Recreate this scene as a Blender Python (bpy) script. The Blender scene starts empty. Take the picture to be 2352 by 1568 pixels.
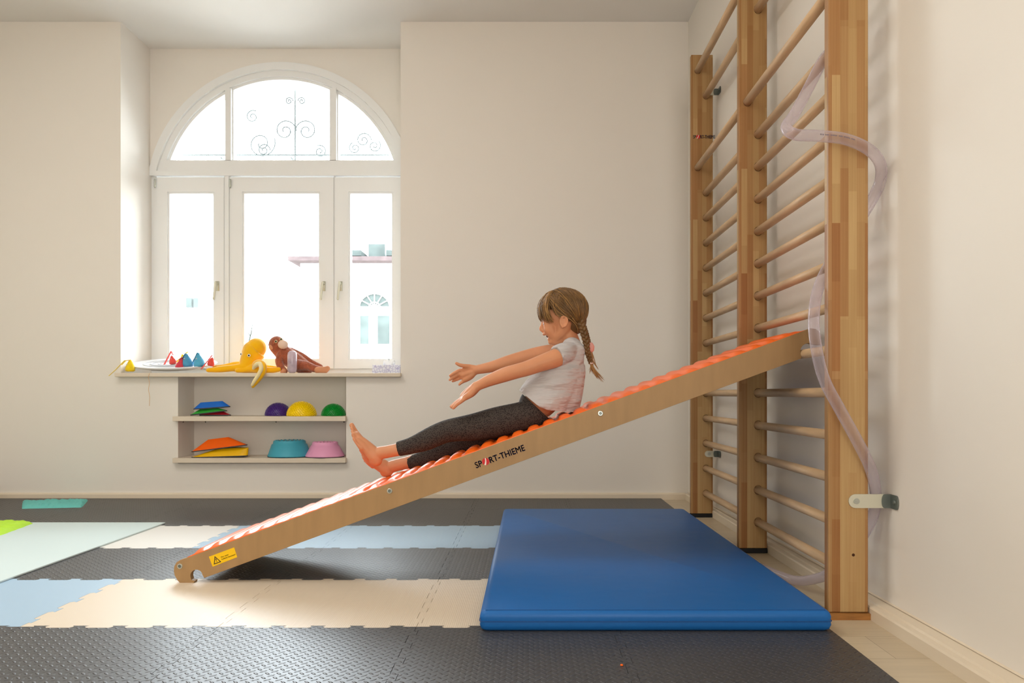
import bpy, bmesh, math, random
from mathutils import Vector, Matrix, Euler
random.seed(7)
R = math.radians
SC = bpy.context.scene
COL = SC.collection
F, VX, HY, CAMZ = 1772.0, 1209.0, 905.0, 0.715      # measured focal length, vanishing point, horizon, eye height

# ------------------------------------------------------------------ camera, world, lights, exposure
cam_d = bpy.data.cameras.new('camera'); cam = bpy.data.objects.new('camera', cam_d); COL.objects.link(cam)
cam.location = (0, 0, CAMZ); cam.rotation_euler = (R(90), 0, 0)
cam_d.sensor_width = 36; cam_d.lens = F / 2352 * 36
cam_d.shift_x = -(VX - 1176) / 2352; cam_d.shift_y = (HY - 784) / 2352
cam_d.clip_start = 0.05; SC.camera = cam
SC.view_settings.view_transform = 'Standard'; SC.view_settings.look = 'None'
SC.view_settings.gamma = 1; SC.view_settings.use_curve_mapping = False
SC.view_settings.exposure = 0.05
w = bpy.data.worlds.new('overcast_sky'); SC.world = w; w.use_nodes = True
bgn = w.node_tree.nodes['Background']; bgn.inputs[1].default_value = 22.0
_n = w.node_tree.nodes; _l = w.node_tree.links                      # bright overcast sky above, duller street below the horizon
_tc = _n.new('ShaderNodeTexCoord'); _sp = _n.new('ShaderNodeSeparateXYZ'); _rp = _n.new('ShaderNodeValToRGB'); _mr = _n.new('ShaderNodeMapRange')
_mr.inputs[1].default_value = -1; _mr.inputs[2].default_value = 1
_l.new(_tc.outputs['Generated'], _sp.inputs[0]); _l.new(_sp.outputs[2], _mr.inputs[0]); _l.new(_mr.outputs[0], _rp.inputs[0]); _l.new(_rp.outputs[0], bgn.inputs[0])
_rp.color_ramp.elements[0].position = .44; _rp.color_ramp.elements[0].color = (.30, .31, .31, 1)
_rp.color_ramp.elements[1].position = .52; _rp.color_ramp.elements[1].color = (.86, .935, 1.0, 1)

def area(name, loc, rot, sx, sy, power, col, portal=False):
    d = bpy.data.lights.new(name, 'AREA'); d.shape = 'RECTANGLE'; d.size = sx; d.size_y = sy
    d.energy = power; d.color = col
    o = bpy.data.objects.new(name, d); COL.objects.link(o); o.location = loc; o.rotation_euler = rot
    if portal: d.cycles.is_portal = True
    return o
area('window_portal', (-1.806, 5.80, 1.9), (R(-90), 0, 0), 1.92, 2.4, 1, (1, 1, 1), True)
# added fill lights, both out of view
area('rear_fill_light', (0.2, -2.35, 1.6), (R(90), 0, R(30)), 2.0, 2.2, 100, (1.0, 0.955, 0.90))  # added warm fill from behind the camera, no window stands there
area('ceiling_fill_light', (-2.0, 2.1, 3.21), (0, 0, 0), 1.8, 1.6, 40, (1.0, 0.975, 0.94))  # added overhead fill to brighten the left and back walls

# ------------------------------------------------------------------ helpers
def P(px, py, Y):
    return Vector(((px - VX) / F * Y, Y, CAMZ - (py - HY) / F * Y))

def srgb(r, g, b):
    f = lambda c: (c / 255 / 12.92) if c / 255 <= 0.04045 else ((c / 255 + 0.055) / 1.055) ** 2.4
    return (f(r), f(g), f(b), 1)

def mat(name, col, rough=0.6, spec=0.5, metal=0.0, trans=0.0, ior=1.45, sheen=0.0, sss=0.0, coat=0.0,
        noise=None, bump=None):
    """noise=(scale, amount[, stretch]) varies the colour, bump=(scale, strength, distance[, stretch])"""
    m = bpy.data.materials.new(name); m.use_nodes = True; nt = m.node_tree
    b = nt.nodes['Principled BSDF']
    b.inputs['Base Color'].default_value = col; b.inputs['Roughness'].default_value = rough
    b.inputs['Specular IOR Level'].default_value = spec; b.inputs['Metallic'].default_value = metal
    b.inputs['Transmission Weight'].default_value = trans; b.inputs['IOR'].default_value = ior
    b.inputs['Sheen Weight'].default_value = sheen; b.inputs['Coat Weight'].default_value = coat
    if sss:
        b.inputs['Subsurface Weight'].default_value = sss; b.inputs['Subsurface Scale'].default_value = 0.02
        b.inputs['Subsurface Radius'].default_value = (1.0, 0.35, 0.2)
    def coords(stretch):
        tc = nt.nodes.new('ShaderNodeTexCoord'); mp = nt.nodes.new('ShaderNodeMapping')
        nt.links.new(tc.outputs['Object'], mp.inputs[0]); mp.inputs['Scale'].default_value = stretch
        return mp.outputs[0]
    if noise:
        n = nt.nodes.new('ShaderNodeTexNoise'); n.inputs['Scale'].default_value = noise[0]; n.inputs['Detail'].default_value = 4
        nt.links.new(coords(noise[2] if len(noise) > 2 else (1, 1, 1)), n.inputs['Vector'])
        r = nt.nodes.new('ShaderNodeValToRGB'); a = noise[1]
        r.color_ramp.elements[0].position = 0.3; r.color_ramp.elements[1].position = 0.7
        r.color_ramp.elements[0].color = [c * (1 - a) for c in col[:3]] + [1]
        r.color_ramp.elements[1].color = [min(1, c * (1 + a)) for c in col[:3]] + [1]
        nt.links.new(n.outputs['Fac'], r.inputs[0]); nt.links.new(r.outputs[0], b.inputs['Base Color'])
    if bump:
        n = nt.nodes.new('ShaderNodeTexNoise'); n.inputs['Scale'].default_value = bump[0]; n.inputs['Detail'].default_value = 3
        nt.links.new(coords(bump[3] if len(bump) > 3 else (1, 1, 1)), n.inputs['Vector'])
        bp = nt.nodes.new('ShaderNodeBump'); bp.inputs['Strength'].default_value = bump[1]; bp.inputs['Distance'].default_value = bump[2]
        nt.links.new(n.outputs['Fac'], bp.inputs['Height']); nt.links.new(bp.outputs[0], b.inputs['Normal'])
    return m

class NT:
    def __init__(s, m): s.nt = m.node_tree; s.b = s.nt.nodes['Principled BSDF']
    def n(s, t, **k):
        x = s.nt.nodes.new(t)
        for a, v in k.items(): setattr(x, a, v)
        return x
    def l(s, a, b): s.nt.links.new(a, b)
    def math(s, op, a, b=None, c=None, clamp=False):
        x = s.n('ShaderNodeMath', operation=op, use_clamp=clamp)
        for i, v in enumerate((a, b, c)):
            if v is None: continue
            if isinstance(v, (int, float)): x.inputs[i].default_value = v
            else: s.l(v, x.inputs[i])
        return x.outputs[0]

def laminated_wood(name, c1, c2, c3):
    m = mat(name, c1, 0.42, 0.4); t = NT(m)
    tc = t.n('ShaderNodeTexCoord'); sx = t.n('ShaderNodeSeparateXYZ'); t.l(tc.outputs['Object'], sx.inputs[0])
    cb = t.n('ShaderNodeCombineXYZ'); t.l(sx.outputs[2], cb.inputs[0])
    t.l(t.math('ADD', sx.outputs[0], t.math('MULTIPLY', sx.outputs[1], 0.83)), cb.inputs[1])
    def brick(a, b, w_, h_, off, sq):
        br = t.n('ShaderNodeTexBrick'); t.l(cb.outputs[0], br.inputs['Vector'])
        br.offset = off; br.squash = sq; br.squash_frequency = 3; br.offset_frequency = 2
        br.inputs['Scale'].default_value = 1; br.inputs['Mortar Size'].default_value = 0
        br.inputs['Brick Width'].default_value = w_; br.inputs['Row Height'].default_value = h_
        br.inputs['Color1'].default_value = a; br.inputs['Color2'].default_value = b
        return br.outputs['Color']
    k1 = brick(c1, c2, 0.47, 0.0262, 0.37, 1.5)
    k2 = brick((1, 1, 1, 1), (0.72, 0.62, 0.5, 1), 0.31, 0.0262, 0.61, 0.8)
    mx = t.n('ShaderNodeMixRGB', blend_type='MULTIPLY'); mx.inputs[0].default_value = 0.55
    t.l(k1, mx.inputs[1]); t.l(k2, mx.inputs[2])
    mp = t.n('ShaderNodeMapping'); t.l(tc.outputs['Object'], mp.inputs[0]); mp.inputs['Scale'].default_value = (150, 150, 2.2)
    nz = t.n('ShaderNodeTexNoise'); nz.inputs['Scale'].default_value = 1; nz.inputs['Detail'].default_value = 5; t.l(mp.outputs[0], nz.inputs['Vector'])
    rp = t.n('ShaderNodeValToRGB'); rp.color_ramp.elements[0].position = .35; rp.color_ramp.elements[1].position = .65
    rp.color_ramp.elements[0].color = (.86, .80, .72, 1); rp.color_ramp.elements[1].color = (1, 1, 1, 1); t.l(nz.outputs['Fac'], rp.inputs[0])
    m2 = t.n('ShaderNodeMixRGB', blend_type='MULTIPLY'); m2.inputs[0].default_value = 0.8
    t.l(mx.outputs[0], m2.inputs[1]); t.l(rp.outputs[0], m2.inputs[2]); t.l(m2.outputs[0], t.b.inputs['Base Color'])
    return m

def tile_material(name, col, plate):
    m = mat(name, col, 0.40 if plate else 0.42, 0.55 if plate else 0.5); t = NT(m)
    tc = t.n('ShaderNodeTexCoord'); sx = t.n('ShaderNodeSeparateXYZ'); t.l(tc.outputs['Object'], sx.inputs[0])
    X, Y = sx.outputs[0], sx.outputs[1]
    if plate:
        c = 0.0205 * math.sqrt(2)
        a = t.math('DIVIDE', t.math('ADD', X, Y), c); b = t.math('DIVIDE', t.math('SUBTRACT', X, Y), c)
        par = t.math('FLOORED_MODULO', t.math('ADD', t.math('FLOOR', a), t.math('FLOOR', b)), 2)
        fa = t.math('SUBTRACT', t.math('FRACT', a), .5); fb = t.math('SUBTRACT', t.math('FRACT', b), .5)
        fa = t.math('ABSOLUTE', fa); fb = t.math('ABSOLUTE', fb)
        inv = t.math('SUBTRACT', 1, par)
        lo = t.math('ADD', t.math('MULTIPLY', fa, par), t.math('MULTIPLY', fb, inv))
        sh = t.math('ADD', t.math('MULTIPLY', fb, par), t.math('MULTIPLY', fa, inv))
        d = t.math('SQRT', t.math('ADD', t.math('POWER', t.math('MULTIPLY', lo, 0.95), 2), t.math('POWER', t.math('MULTIPLY', sh, 2.7), 2)))
        mr = t.n('ShaderNodeMapRange', interpolation_type='SMOOTHSTEP'); t.l(d, mr.inputs[0])
        mr.inputs[1].default_value = .52; mr.inputs[2].default_value = .18; mr.inputs[3].default_value = 0; mr.inputs[4].default_value = 1
        h = mr.outputs[0]; dist = 0.0024
    else:
        h = t.math('SINE', t.math('MULTIPLY', X, 2 * math.pi / 0.0062)); dist = 0.00018
    bp = t.n('ShaderNodeBump'); bp.inputs['Strength'].default_value = 1.0; bp.inputs['Distance'].default_value = dist
    t.l(h, bp.inputs['Height']); t.l(bp.outputs[0], t.b.inputs['Normal'])
    return m

def obj(name, bm, m, parent=None, smooth=False, loc=None, keep=False):
    me = bpy.data.meshes.new(name)
    if not keep: bmesh.ops.recalc_face_normals(bm, faces=bm.faces[:])
    bm.to_mesh(me); bm.free()
    for x in (m if isinstance(m, (list, tuple)) else [m]): me.materials.append(x)
    if smooth:
        for p in me.polygons: p.use_smooth = True
    o = bpy.data.objects.new(name, me); COL.objects.link(o)
    if loc is not None: o.location = loc
    if parent: o.parent = parent
    return o

def bevel_mod(o, wd, seg=2):
    b = o.modifiers.new('bevel', 'BEVEL'); b.width = wd; b.segments = seg; b.limit_method = 'ANGLE'; b.angle_limit = R(40)
    for p in o.data.polygons: p.use_smooth = True
    o.modifiers.new('wn', 'WEIGHTED_NORMAL').keep_sharp = True
    return o

def box(bm, x0, x1, y0, y1, z0, z1, mi=0):
    vs = [bm.verts.new((x, y, z)) for x in (x0, x1) for y in (y0, y1) for z in (z0, z1)]
    for f in ((0, 1, 3, 2), (4, 6, 7, 5), (0, 4, 5, 1), (2, 3, 7, 6), (0, 2, 6, 4), (1, 5, 7, 3)):
        bm.faces.new([vs[i] for i in f]).material_index = mi
    return vs

def bxo(name, x0, x1, y0, y1, z0, z1, m, parent=None, bev=0):
    bm = bmesh.new(); box(bm, x0, x1, y0, y1, z0, z1); o = obj(name, bm, m, parent)
    if bev: bevel_mod(o, bev)
    return o

def prism(bm, pts, vec, mi=0, tess=False):
    """closed outline of 3-D points extruded by vec"""
    a = [bm.verts.new(p) for p in pts]; b = [bm.verts.new(Vector(p) + Vector(vec)) for p in pts]
    n = len(pts)
    if tess:
        from mathutils.geometry import tessellate_polygon
        for t_ in tessellate_polygon([[Vector(p) for p in pts]]):
            bm.faces.new([a[i] for i in t_]); bm.faces.new([b[i] for i in t_][::-1])
    else:
        bm.faces.new(a).material_index = mi; bm.faces.new(b[::-1]).material_index = mi
    for i in range(n):
        bm.faces.new((a[i], b[i], b[(i + 1) % n], a[(i + 1) % n])).material_index = mi
    return bm

def cr(pts, n):
    """Catmull-Rom through tuples, n samples per segment"""
    pts = [tuple(p) for p in pts]; out = []
    q = [tuple(2 * a - b for a, b in zip(pts[0], pts[1]))] + pts + [tuple(2 * a - b for a, b in zip(pts[-1], pts[-2]))]
    for i in range(1, len(q) - 2):
        for k in range(n):
            t = k / n
            out.append(tuple(0.5 * ((2 * b) + (-a + c) * t + (2 * a - 5 * b + 4 * c - d) * t * t + (-a + 3 * b - 3 * c + d) * t ** 3)
                             for a, b, c, d in zip(q[i - 1], q[i], q[i + 1], q[i + 2])))
    out.append(pts[-1]); return out

def tube(bm, pts, rad, seg=12, round_ends=False, flat=(1, 1), mi=0, ell=None):
    """pts: Vectors, rad: radius per point. ell=(axis Vector, factor) widens the section along axis"""
    pts = [Vector(p[:3]) for p in pts]
    if isinstance(rad, (int, float)): rad = [rad] * len(pts)
    rad = list(rad)
    if round_ends:
        def cap(c, d, r): return [(c + d * r * math.sin(a), max(r * math.cos(a), 1e-5)) for a in (R(30), R(55), R(75), R(88))]
        d0 = (pts[0] - pts[1]).normalized(); d1 = (pts[-1] - pts[-2]).normalized()
        h = cap(pts[0], d0, rad[0]) if round_ends in (True, 'start') else []
        t = cap(pts[-1], d1, rad[-1]) if round_ends in (True, 'end') else []
        pts = [c for c, _ in reversed(h)] + pts + [c for c, _ in t]
        rad = [r for _, r in reversed(h)] + rad + [r for _, r in t]
    up = None; rings = []
    for i, p in enumerate(pts):
        d = (pts[min(i + 1, len(pts) - 1)] - pts[max(i - 1, 0)])
        if d.length < 1e-9: d = Vector((0, 0, 1))
        d.normalize()
        if up is None: up = Vector((0, 1, 0)) if abs(d.y) < 0.9 else Vector((1, 0, 0))
        sd = d.cross(up)
        if sd.length < 1e-6: sd = d.orthogonal()
        sd.normalize(); up = sd.cross(d).normalized()
        ring = []
        for k in range(seg):
            a = 2 * math.pi * k / seg
            off = (sd * math.cos(a) * flat[0] + up * math.sin(a) * flat[1]) * rad[i]
            if ell: off += ell[0] * (off.dot(ell[0]) * (ell[1] - 1))
            ring.append(bm.verts.new(p + off))
        rings.append(ring)
    for a, b in zip(rings, rings[1:]):
        for k in range(seg):
            bm.faces.new((a[k], a[(k + 1) % seg], b[(k + 1) % seg], b[k])).material_index = mi
    bm.faces.new(rings[0][::-1]).material_index = mi; bm.faces.new(rings[-1]).material_index = mi

def stube(bm, pts4, n=6, **k):
    """smooth tube through (x, y, z, r)"""
    s = cr([tuple(p) for p in pts4], n); tube(bm, [Vector(p[:3]) for p in s], [max(1e-4, p[3]) for p in s], **k)

def ball(bm, c, r, seg=16, sc=(1, 1, 1), rot=None):
    M = Matrix.Translation(c) @ (rot.to_matrix().to_4x4() if rot else Matrix()) @ Matrix.Diagonal((r * sc[0], r * sc[1], r * sc[2], 1))
    bmesh.ops.create_uvsphere(bm, u_segments=seg, v_segments=max(6, seg // 2 + 2), radius=1, matrix=M)

def lathe(bm, prof, c=(0, 0, 0), seg=32):
    rings = []
    for r, z in prof:
        rings.append([bm.verts.new((c[0] + r * math.cos(2 * math.pi * k / seg), c[1] + r * math.sin(2 * math.pi * k / seg), c[2] + z)) for k in range(seg)])
    for a, b in zip(rings, rings[1:]):
        for k in range(seg): bm.faces.new((a[k], a[(k + 1) % seg], b[(k + 1) % seg], b[k]))
    bm.faces.new(rings[0][::-1]); bm.faces.new(rings[-1])

def blob(name, bm, m, voxel, smooth=6, parent=None, post=None):
    """fuse overlapping closed shells into one continuous skin"""
    me = bpy.data.meshes.new(name); bmesh.ops.recalc_face_normals(bm, faces=bm.faces[:]); bm.to_mesh(me); bm.free()
    o = bpy.data.objects.new(name, me); COL.objects.link(o)
    r = o.modifiers.new('r', 'REMESH'); r.mode = 'VOXEL'; r.voxel_size = voxel; r.adaptivity = 0
    s = o.modifiers.new('s', 'SMOOTH'); s.factor = 0.5; s.iterations = smooth
    dg = bpy.context.evaluated_depsgraph_get(); dg.update()
    m2 = bpy.data.meshes.new_from_object(o.evaluated_get(dg)); o.modifiers.clear(); o.data = m2; m2.name = name
    m2.materials.clear(); m2.materials.append(m)
    if post: post(m2)
    for p in m2.polygons: p.use_smooth = True
    if parent: o.parent = parent
    return o

def empty(name, loc, label=None, cat=None, group=None):
    o = bpy.data.objects.new(name, None); COL.objects.link(o); o.location = loc; o.empty_display_size = .05
    if label: o['label'] = label; o['category'] = cat
    if group: o['group'] = group
    return o

def adopt(root, *parts):
    """parent parts whose meshes are in world coordinates to a root standing at its base"""
    for p in parts:
        p.parent = root; p.matrix_parent_inverse = Matrix.Translation(-root.location)

def tag(o, label, cat, group=None):
    o['label'] = label; o['category'] = cat
    if group: o['group'] = group
    return o

def struct(o):
    o['kind'] = 'structure'; return o

def text_mesh(name, s, size, m, M, parent=None, bold=0.0, extrude=0.0004):
    c = bpy.data.curves.new(name, 'FONT'); c.body = s; c.size = size; c.extrude = extrude
    c.space_character = 1.02
    o = bpy.data.objects.new(name, c); COL.objects.link(o)
    dg = bpy.context.evaluated_depsgraph_get(); dg.update()
    me = bpy.data.meshes.new_from_object(o.evaluated_get(dg)); bpy.data.objects.remove(o)
    if bold:
        b_ = bmesh.new()
        for dx, dy in ((-bold, 0), (bold, 0), (0, -bold), (0, bold)):
            m2 = me.copy(); m2.transform(Matrix.Translation((dx, dy, 0))); b_.from_mesh(m2); bpy.data.meshes.remove(m2)
        for f in b_.faces: f.material_index = 0
        b_.to_mesh(me); b_.free()
    me.materials.clear(); me.materials.append(m); me.transform(M); me.name = name
    t = bpy.data.objects.new(name, me); COL.objects.link(t)
    if parent: t.parent = parent
    return t

# ------------------------------------------------------------------ materials
M_wall = mat('wall_paint', srgb(240, 234, 225), 0.85, 0.2, bump=(220, 0.05, 0.001))
M_ceil = mat('ceiling_paint', srgb(238, 235, 230), 0.9, 0.15)
M_white = mat('window_paint', srgb(242, 242, 240), 0.4, 0.4)
M_board = mat('shelf_board', srgb(228, 214, 194), 0.45, 0.35)
M_base = mat('baseboard_paint', srgb(232, 218, 196), 0.45, 0.4)
M_metal = mat('zinc_metal', srgb(190, 194, 186), 0.3, 0.5, 0.9)
M_bracket = mat('bracket_metal', srgb(214, 212, 194), 0.38, 0.5, 0.55)
M_darkmetal = mat('dark_metal', srgb(112, 120, 116), 0.35, 0.5, 0.5)
M_black = mat('black_rubber', srgb(22, 22, 24), 0.6, 0.4)

M_floor = mat('laminate_floor', srgb(214, 198, 170), 0.38, 0.45); t = NT(M_floor)
tc = t.n('ShaderNodeTexCoord'); br = t.n('ShaderNodeTexBrick'); mp = t.n('ShaderNodeMapping')
mp.inputs['Location'].default_value = (.3, .06, 0)
t.l(tc.outputs['Object'], mp.inputs[0]); t.l(mp.outputs[0], br.inputs['Vector']); br.offset = .4
for k, v in (('Scale', 1), ('Mortar Size', .0012), ('Brick Width', 1.3), ('Row Height', .195), ('Mortar Smooth', .2)): br.inputs[k].default_value = v
br.inputs['Color1'].default_value = srgb(216, 200, 172); br.inputs['Color2'].default_value = srgb(208, 190, 160); br.inputs['Mortar'].default_value = srgb(170, 150, 120)
nz = t.n('ShaderNodeTexNoise'); mp2 = t.n('ShaderNodeMapping'); mp2.inputs['Scale'].default_value = (3, 40, 1)
t.l(tc.outputs['Object'], mp2.inputs[0]); t.l(mp2.outputs[0], nz.inputs['Vector']); nz.inputs['Scale'].default_value = 1.5; nz.inputs['Detail'].default_value = 5
mx = t.n('ShaderNodeMixRGB', blend_type='MULTIPLY'); mx.inputs[0].default_value = .22
t.l(br.outputs['Color'], mx.inputs[1]); t.l(nz.outputs['Fac'], mx.inputs[2]); t.l(mx.outputs[0], t.b.inputs['Base Color'])

M_post = laminated_wood('laminated_pine', srgb(194, 162, 112), srgb(164, 114, 66), None)
M_rung = mat('ash_rung', srgb(208, 176, 138), 0.45, 0.35, noise=(9, 0.13, (6, .7, 6)))
M_ply = mat('birch_plywood', srgb(168, 134, 92), 0.5, 0.35, noise=(14, 0.06, (2.2, 1, .35)))
M_orange = mat('orange_plastic', srgb(255, 108, 16), 0.34, 0.5)
M_t_dark = tile_material('foam_dark', srgb(66, 66, 68), True)
M_t_beige = tile_material('foam_beige', srgb(222, 206, 184), False)
M_t_white = tile_material('foam_white', srgb(228, 224, 216), False)
M_t_blue = tile_material('foam_blue', srgb(164, 192, 214), False)
M_mat = mat('blue_vinyl', srgb(26, 100, 172), 0.45, 0.35, bump=(3.2, 0.28, 0.02), noise=(1.6, .05))
M_seam = mat('blue_seam', srgb(24, 74, 134), 0.6)

# ------------------------------------------------------------------ room
YB, YW, YN = 5.245, 5.656, 5.50            # back wall, window wall at the bottom of the recess, back of the shelf niche
RX0, RX1 = -2.758, -0.855                  # recess
NX0, NX1 = -2.368, -1.225                  # niche below the sill
XL, YR, ZC = -3.95, -2.6, 3.245
SILL_T, SILL_B = 0.858, 0.832
def WX(y): return 1.10 + (5.245 - y) * 0.02     # the right wall is not quite square to the back wall
struct(bxo('floor', XL - .2, 1.6, YR - .2, YW + .3, -.1, 0, M_floor))
struct(bxo('ceiling', XL - .2, 1.6, YR - .2, YW + .3, ZC, ZC + .1, M_ceil))
bm = bmesh.new()
box(bm, XL - .2, RX0, YB, YW + .3, 0, ZC)                         # left of recess
box(bm, RX1, WX(YB) + .02, YB, YW + .3, 0, ZC)                    # right of recess
box(bm, RX0, NX0, YB, YW + .3, 0, SILL_B)
box(bm, NX1, RX1, YB, YW + .3, 0, SILL_B)
box(bm, NX0, NX1, YB, YW + .3, 0, 0.245)
box(bm, NX0, NX1, YN, YW + .3, .245, SILL_B)
# window wall above the arch
acx, acz, RO = (644.5 - VX) / F * YW, CAMZ - (450 - HY) / F * YW, 307 / F * YW
xs = [RX0 + (RX1 - RX0) * i / 60 for i in range(61)]
zsp = CAMZ - (400 - HY) / F * YW
def arch(x):
    d = RO * RO - (x - acx) ** 2
    return acz + math.sqrt(d) if d > 0 else zsp
def ring_z(x): return max(zsp, arch(x)) if abs(x - acx) < RO else zsp
for a, b in zip(xs, xs[1:]):
    prism(bm, [(a, YW, ring_z(a) - .022), (b, YW, ring_z(b) - .022), (b, YW, ZC), (a, YW, ZC)], (0, .14, 0))
struct(obj('wall_back', bm, M_wall))
bm = bmesh.new()
prism(bm, [(WX(YR - .2), YR - .2, 0), (WX(YW + .3), YW + .3, 0), (WX(YW + .3) + .2, YW + .3, 0), (WX(YR - .2) + .2, YR - .2, 0)], (0, 0, ZC))
struct(obj('wall_right', bm, M_wall))
struct(bxo('wall_left', XL - .2, XL, YR - .2, YB, 0, ZC, M_wall))
struct(bxo('wall_rear', XL, WX(YR) , YR - .2, YR, 0, ZC, M_wall))
# baseboards: a stepped ledge along the right wall, a slim one along the back wall
bm = bmesh.new()
def bbx(y): return 1.076 + (5.2 - y) * .005
ya, yb = YR, YB
prism(bm, [(bbx(ya), ya, 0), (WX(ya), ya, 0), (WX(ya), ya, .043), (bbx(ya) + .003, ya, .043), (bbx(ya), ya, .040)], (0, 0, 0.0)) if False else None
def bb_section(y):
    a, b = bbx(y), WX(y)
    return [(a, y, 0), (a, y, .036), (a + .004, y, .041), (a + .024, y, .041), (a + .027, y, .047), (b - .006, y, .050), (b + .004, y, .056), (b + .004, y, 0)]
s0 = [bm.verts.new(p) for p in bb_section(ya)]; s1 = [bm.verts.new(p) for p in bb_section(yb)]
bm.faces.new(s0); bm.faces.new(s1[::-1])
for i in range(8): bm.faces.new((s0[i], s1[i], s1[(i + 1) % 8], s0[(i + 1) % 8]))
struct(obj('baseboard_right', bm, M_base))
bm = bmesh.new(); prism(bm, [(XL, YB, 0), (XL, YB - .02, 0), (XL, YB - .02, .036), (XL, YB - .014, .044), (XL, YB, .046)], (1.076 - XL, 0, 0))
struct(obj('baseboard_back', bm, M_base))

# window sill board
sill = bxo('window_sill', -2.772, -.848, 5.19, YW + .05, SILL_B, SILL_T, M_board); sill.name = 'trim_1'; struct(sill); bevel_mod(sill, .003)

# ------------------------------------------------------------------ window
S = YW / F
def wx(px): return (px - VX) * S
def wz(py): return CAMZ - (py - HY) * S
win = empty('window_1', (acx, YW, SILL_T)); struct(win)
parts = []
def arcpts(r, x0, x1, n=40, down=None):
    c = acz; pts = []
    for i in range(n + 1):
        x = x0 + (x1 - x0) * i / n; d = r * r - (x - acx) ** 2
        pts.append((x, c + math.sqrt(max(d, 0))))
    return pts
def ring(bm, r0, r1, zlow, y0, y1, n=56):
    """arched ring between radii, cut off flat at zlow"""
    a0 = math.asin(max(-1, min(1, (zlow - acz) / r0))); a1 = math.asin((zlow - acz) / r1)
    for k in range(n):
        q = []
        for t in (k / n, (k + 1) / n):
            p0 = a0 + (math.pi - 2 * a0) * t; p1 = a1 + (math.pi - 2 * a1) * t
            q.append(((acx + r0 * math.cos(p0), y0, acz + r0 * math.sin(p0)), (acx + r1 * math.cos(p1), y0, acz + r1 * math.sin(p1))))
        prism(bm, [q[0][0], q[0][1], q[1][1], q[1][0]], (0, y1 - y0, 0))
bm = bmesh.new(); ring(bm, RO - .002, 290 * S, zsp, YW - .012, YW + .10); ring(bm, 290 * S, 277 * S, wz(375), YW + .012, YW + .10); ring(bm, 277 * S, 271 * S, wz(368), YW + .03, YW + .10)
parts.append(obj('arch_frame', bm, M_white))
bm = bmesh.new(); box(bm, RX0, RX1, YW + .006, YW + .10, wz(400), wz(367)); box(bm, RX0, RX1, YW - .014, YW + .098, wz(404), wz(393))
box(bm, RX0, wx(357), YW + .0205, YW + .10, wz(846), wz(404)); box(bm, wx(931), RX1, YW + .0205, YW + .10, wz(846), wz(404))
box(bm, RX0, RX1, YW + .02, YW + .10, SILL_T, wz(846))
parts.append(obj('window_frame', bm, M_white))
for a, b in ((516, 530), (757, 772)):
    bm = bmesh.new(); top = acz + math.sqrt((277 * S) ** 2 - (wx((a + b) / 2) - acx) ** 2)
    box(bm, wx(a), wx(b), YW + .006, YW + .10, wz(368), top); box(bm, wx(a) - .008, wx(b) + .008, YW + .032, YW + .09, wz(368), top)
    parts.append(obj('glazing_bar', bm, M_white))
G = bpy.data.materials.new('window_glass'); G.use_nodes = True; nt = G.node_tree; nt.nodes.clear()
o_ = nt.nodes.new('ShaderNodeOutputMaterial'); mi_ = nt.nodes.new('ShaderNodeMixShader'); tr = nt.nodes.new('ShaderNodeBsdfTransparent')
gl = nt.nodes.new('ShaderNodeBsdfGlossy'); gl.inputs['Roughness'].default_value = .02; fr = nt.nodes.new('ShaderNodeFresnel'); fr.inputs[0].default_value = 1.35
tr.inputs[0].default_value = (.97, .985, .98, 1)
nt.links.new(fr.outputs[0], mi_.inputs[0]); nt.links.new(tr.outputs[0], mi_.inputs[1]); nt.links.new(gl.outputs[0], mi_.inputs[2]); nt.links.new(mi_.outputs[0], o_.inputs[0])
# arch panes
for a, b in ((372, 516), (530, 757), (772, 917)):
    x0, x1 = max(wx(a), acx - 271 * S), min(wx(b), acx + 271 * S); bm = bmesh.new(); n = 24
    top = [(x, acz + math.sqrt(max(0, (273 * S) ** 2 - (x - acx) ** 2))) for x in [x0 + (x1 - x0) * i / n for i in range(n + 1)]]
    top = [(x, max(z, wz(368) + .001)) for x, z in top]
    prism(bm, [(x0, YW + .06, wz(368))] + [(x, YW + .06, z) for x, z in top] + [(x1, YW + .06, wz(368))], (0, .004, 0))
    parts.append(obj('pane', bm, G))
def sash(a, b, g0, g1, hx):
    gt, gb = 440, 827
    bm = bmesh.new(); y0, y1 = YW + .0, YW + .07
    box(bm, wx(a), wx(g0), y0, y1, wz(846), wz(407)); box(bm, wx(g1), wx(b), y0, y1, wz(846), wz(407))
    box(bm, wx(g0), wx(g1), y0, y1, wz(gt), wz(407)); box(bm, wx(g0), wx(g1), y0, y1, wz(846), wz(gb))
    e = .012                                            # glazing bead
    box(bm, wx(g0), wx(g0) + e, y0 + .012, y1, wz(gb), wz(gt)); box(bm, wx(g1) - e, wx(g1), y0 + .012, y1, wz(gb), wz(gt))
    box(bm, wx(g0) + e, wx(g1) - e, y0 + .0125, y1, wz(gt) - e, wz(gt)); box(bm, wx(g0) + e, wx(g1) - e, y0 + .0125, y1, wz(gb), wz(gb) + e)
    s = obj('sash', bm, M_white)
    p = bxo('pane', wx(g0) + .004, wx(g1) - .004, YW + .045, YW + .049, wz(gb) + .004, wz(gt) - .004, G)
    h = bmesh.new(); x = wx(hx); box(h, x - .012, x + .012, y0 - .008, y0, wz(668), wz(646))
    tube(h, [(x, y0 - .004, wz(652)), (x, y0 - .04, wz(652))], .008); tube(h, [(x, y0 - .04, wz(650)), (x - .012, y0 - .042, wz(688))], .0085, round_ends=True)
    hh = obj('handle', h, M_bracket, smooth=True)
    return s, p, hh
sashes = []
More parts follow.
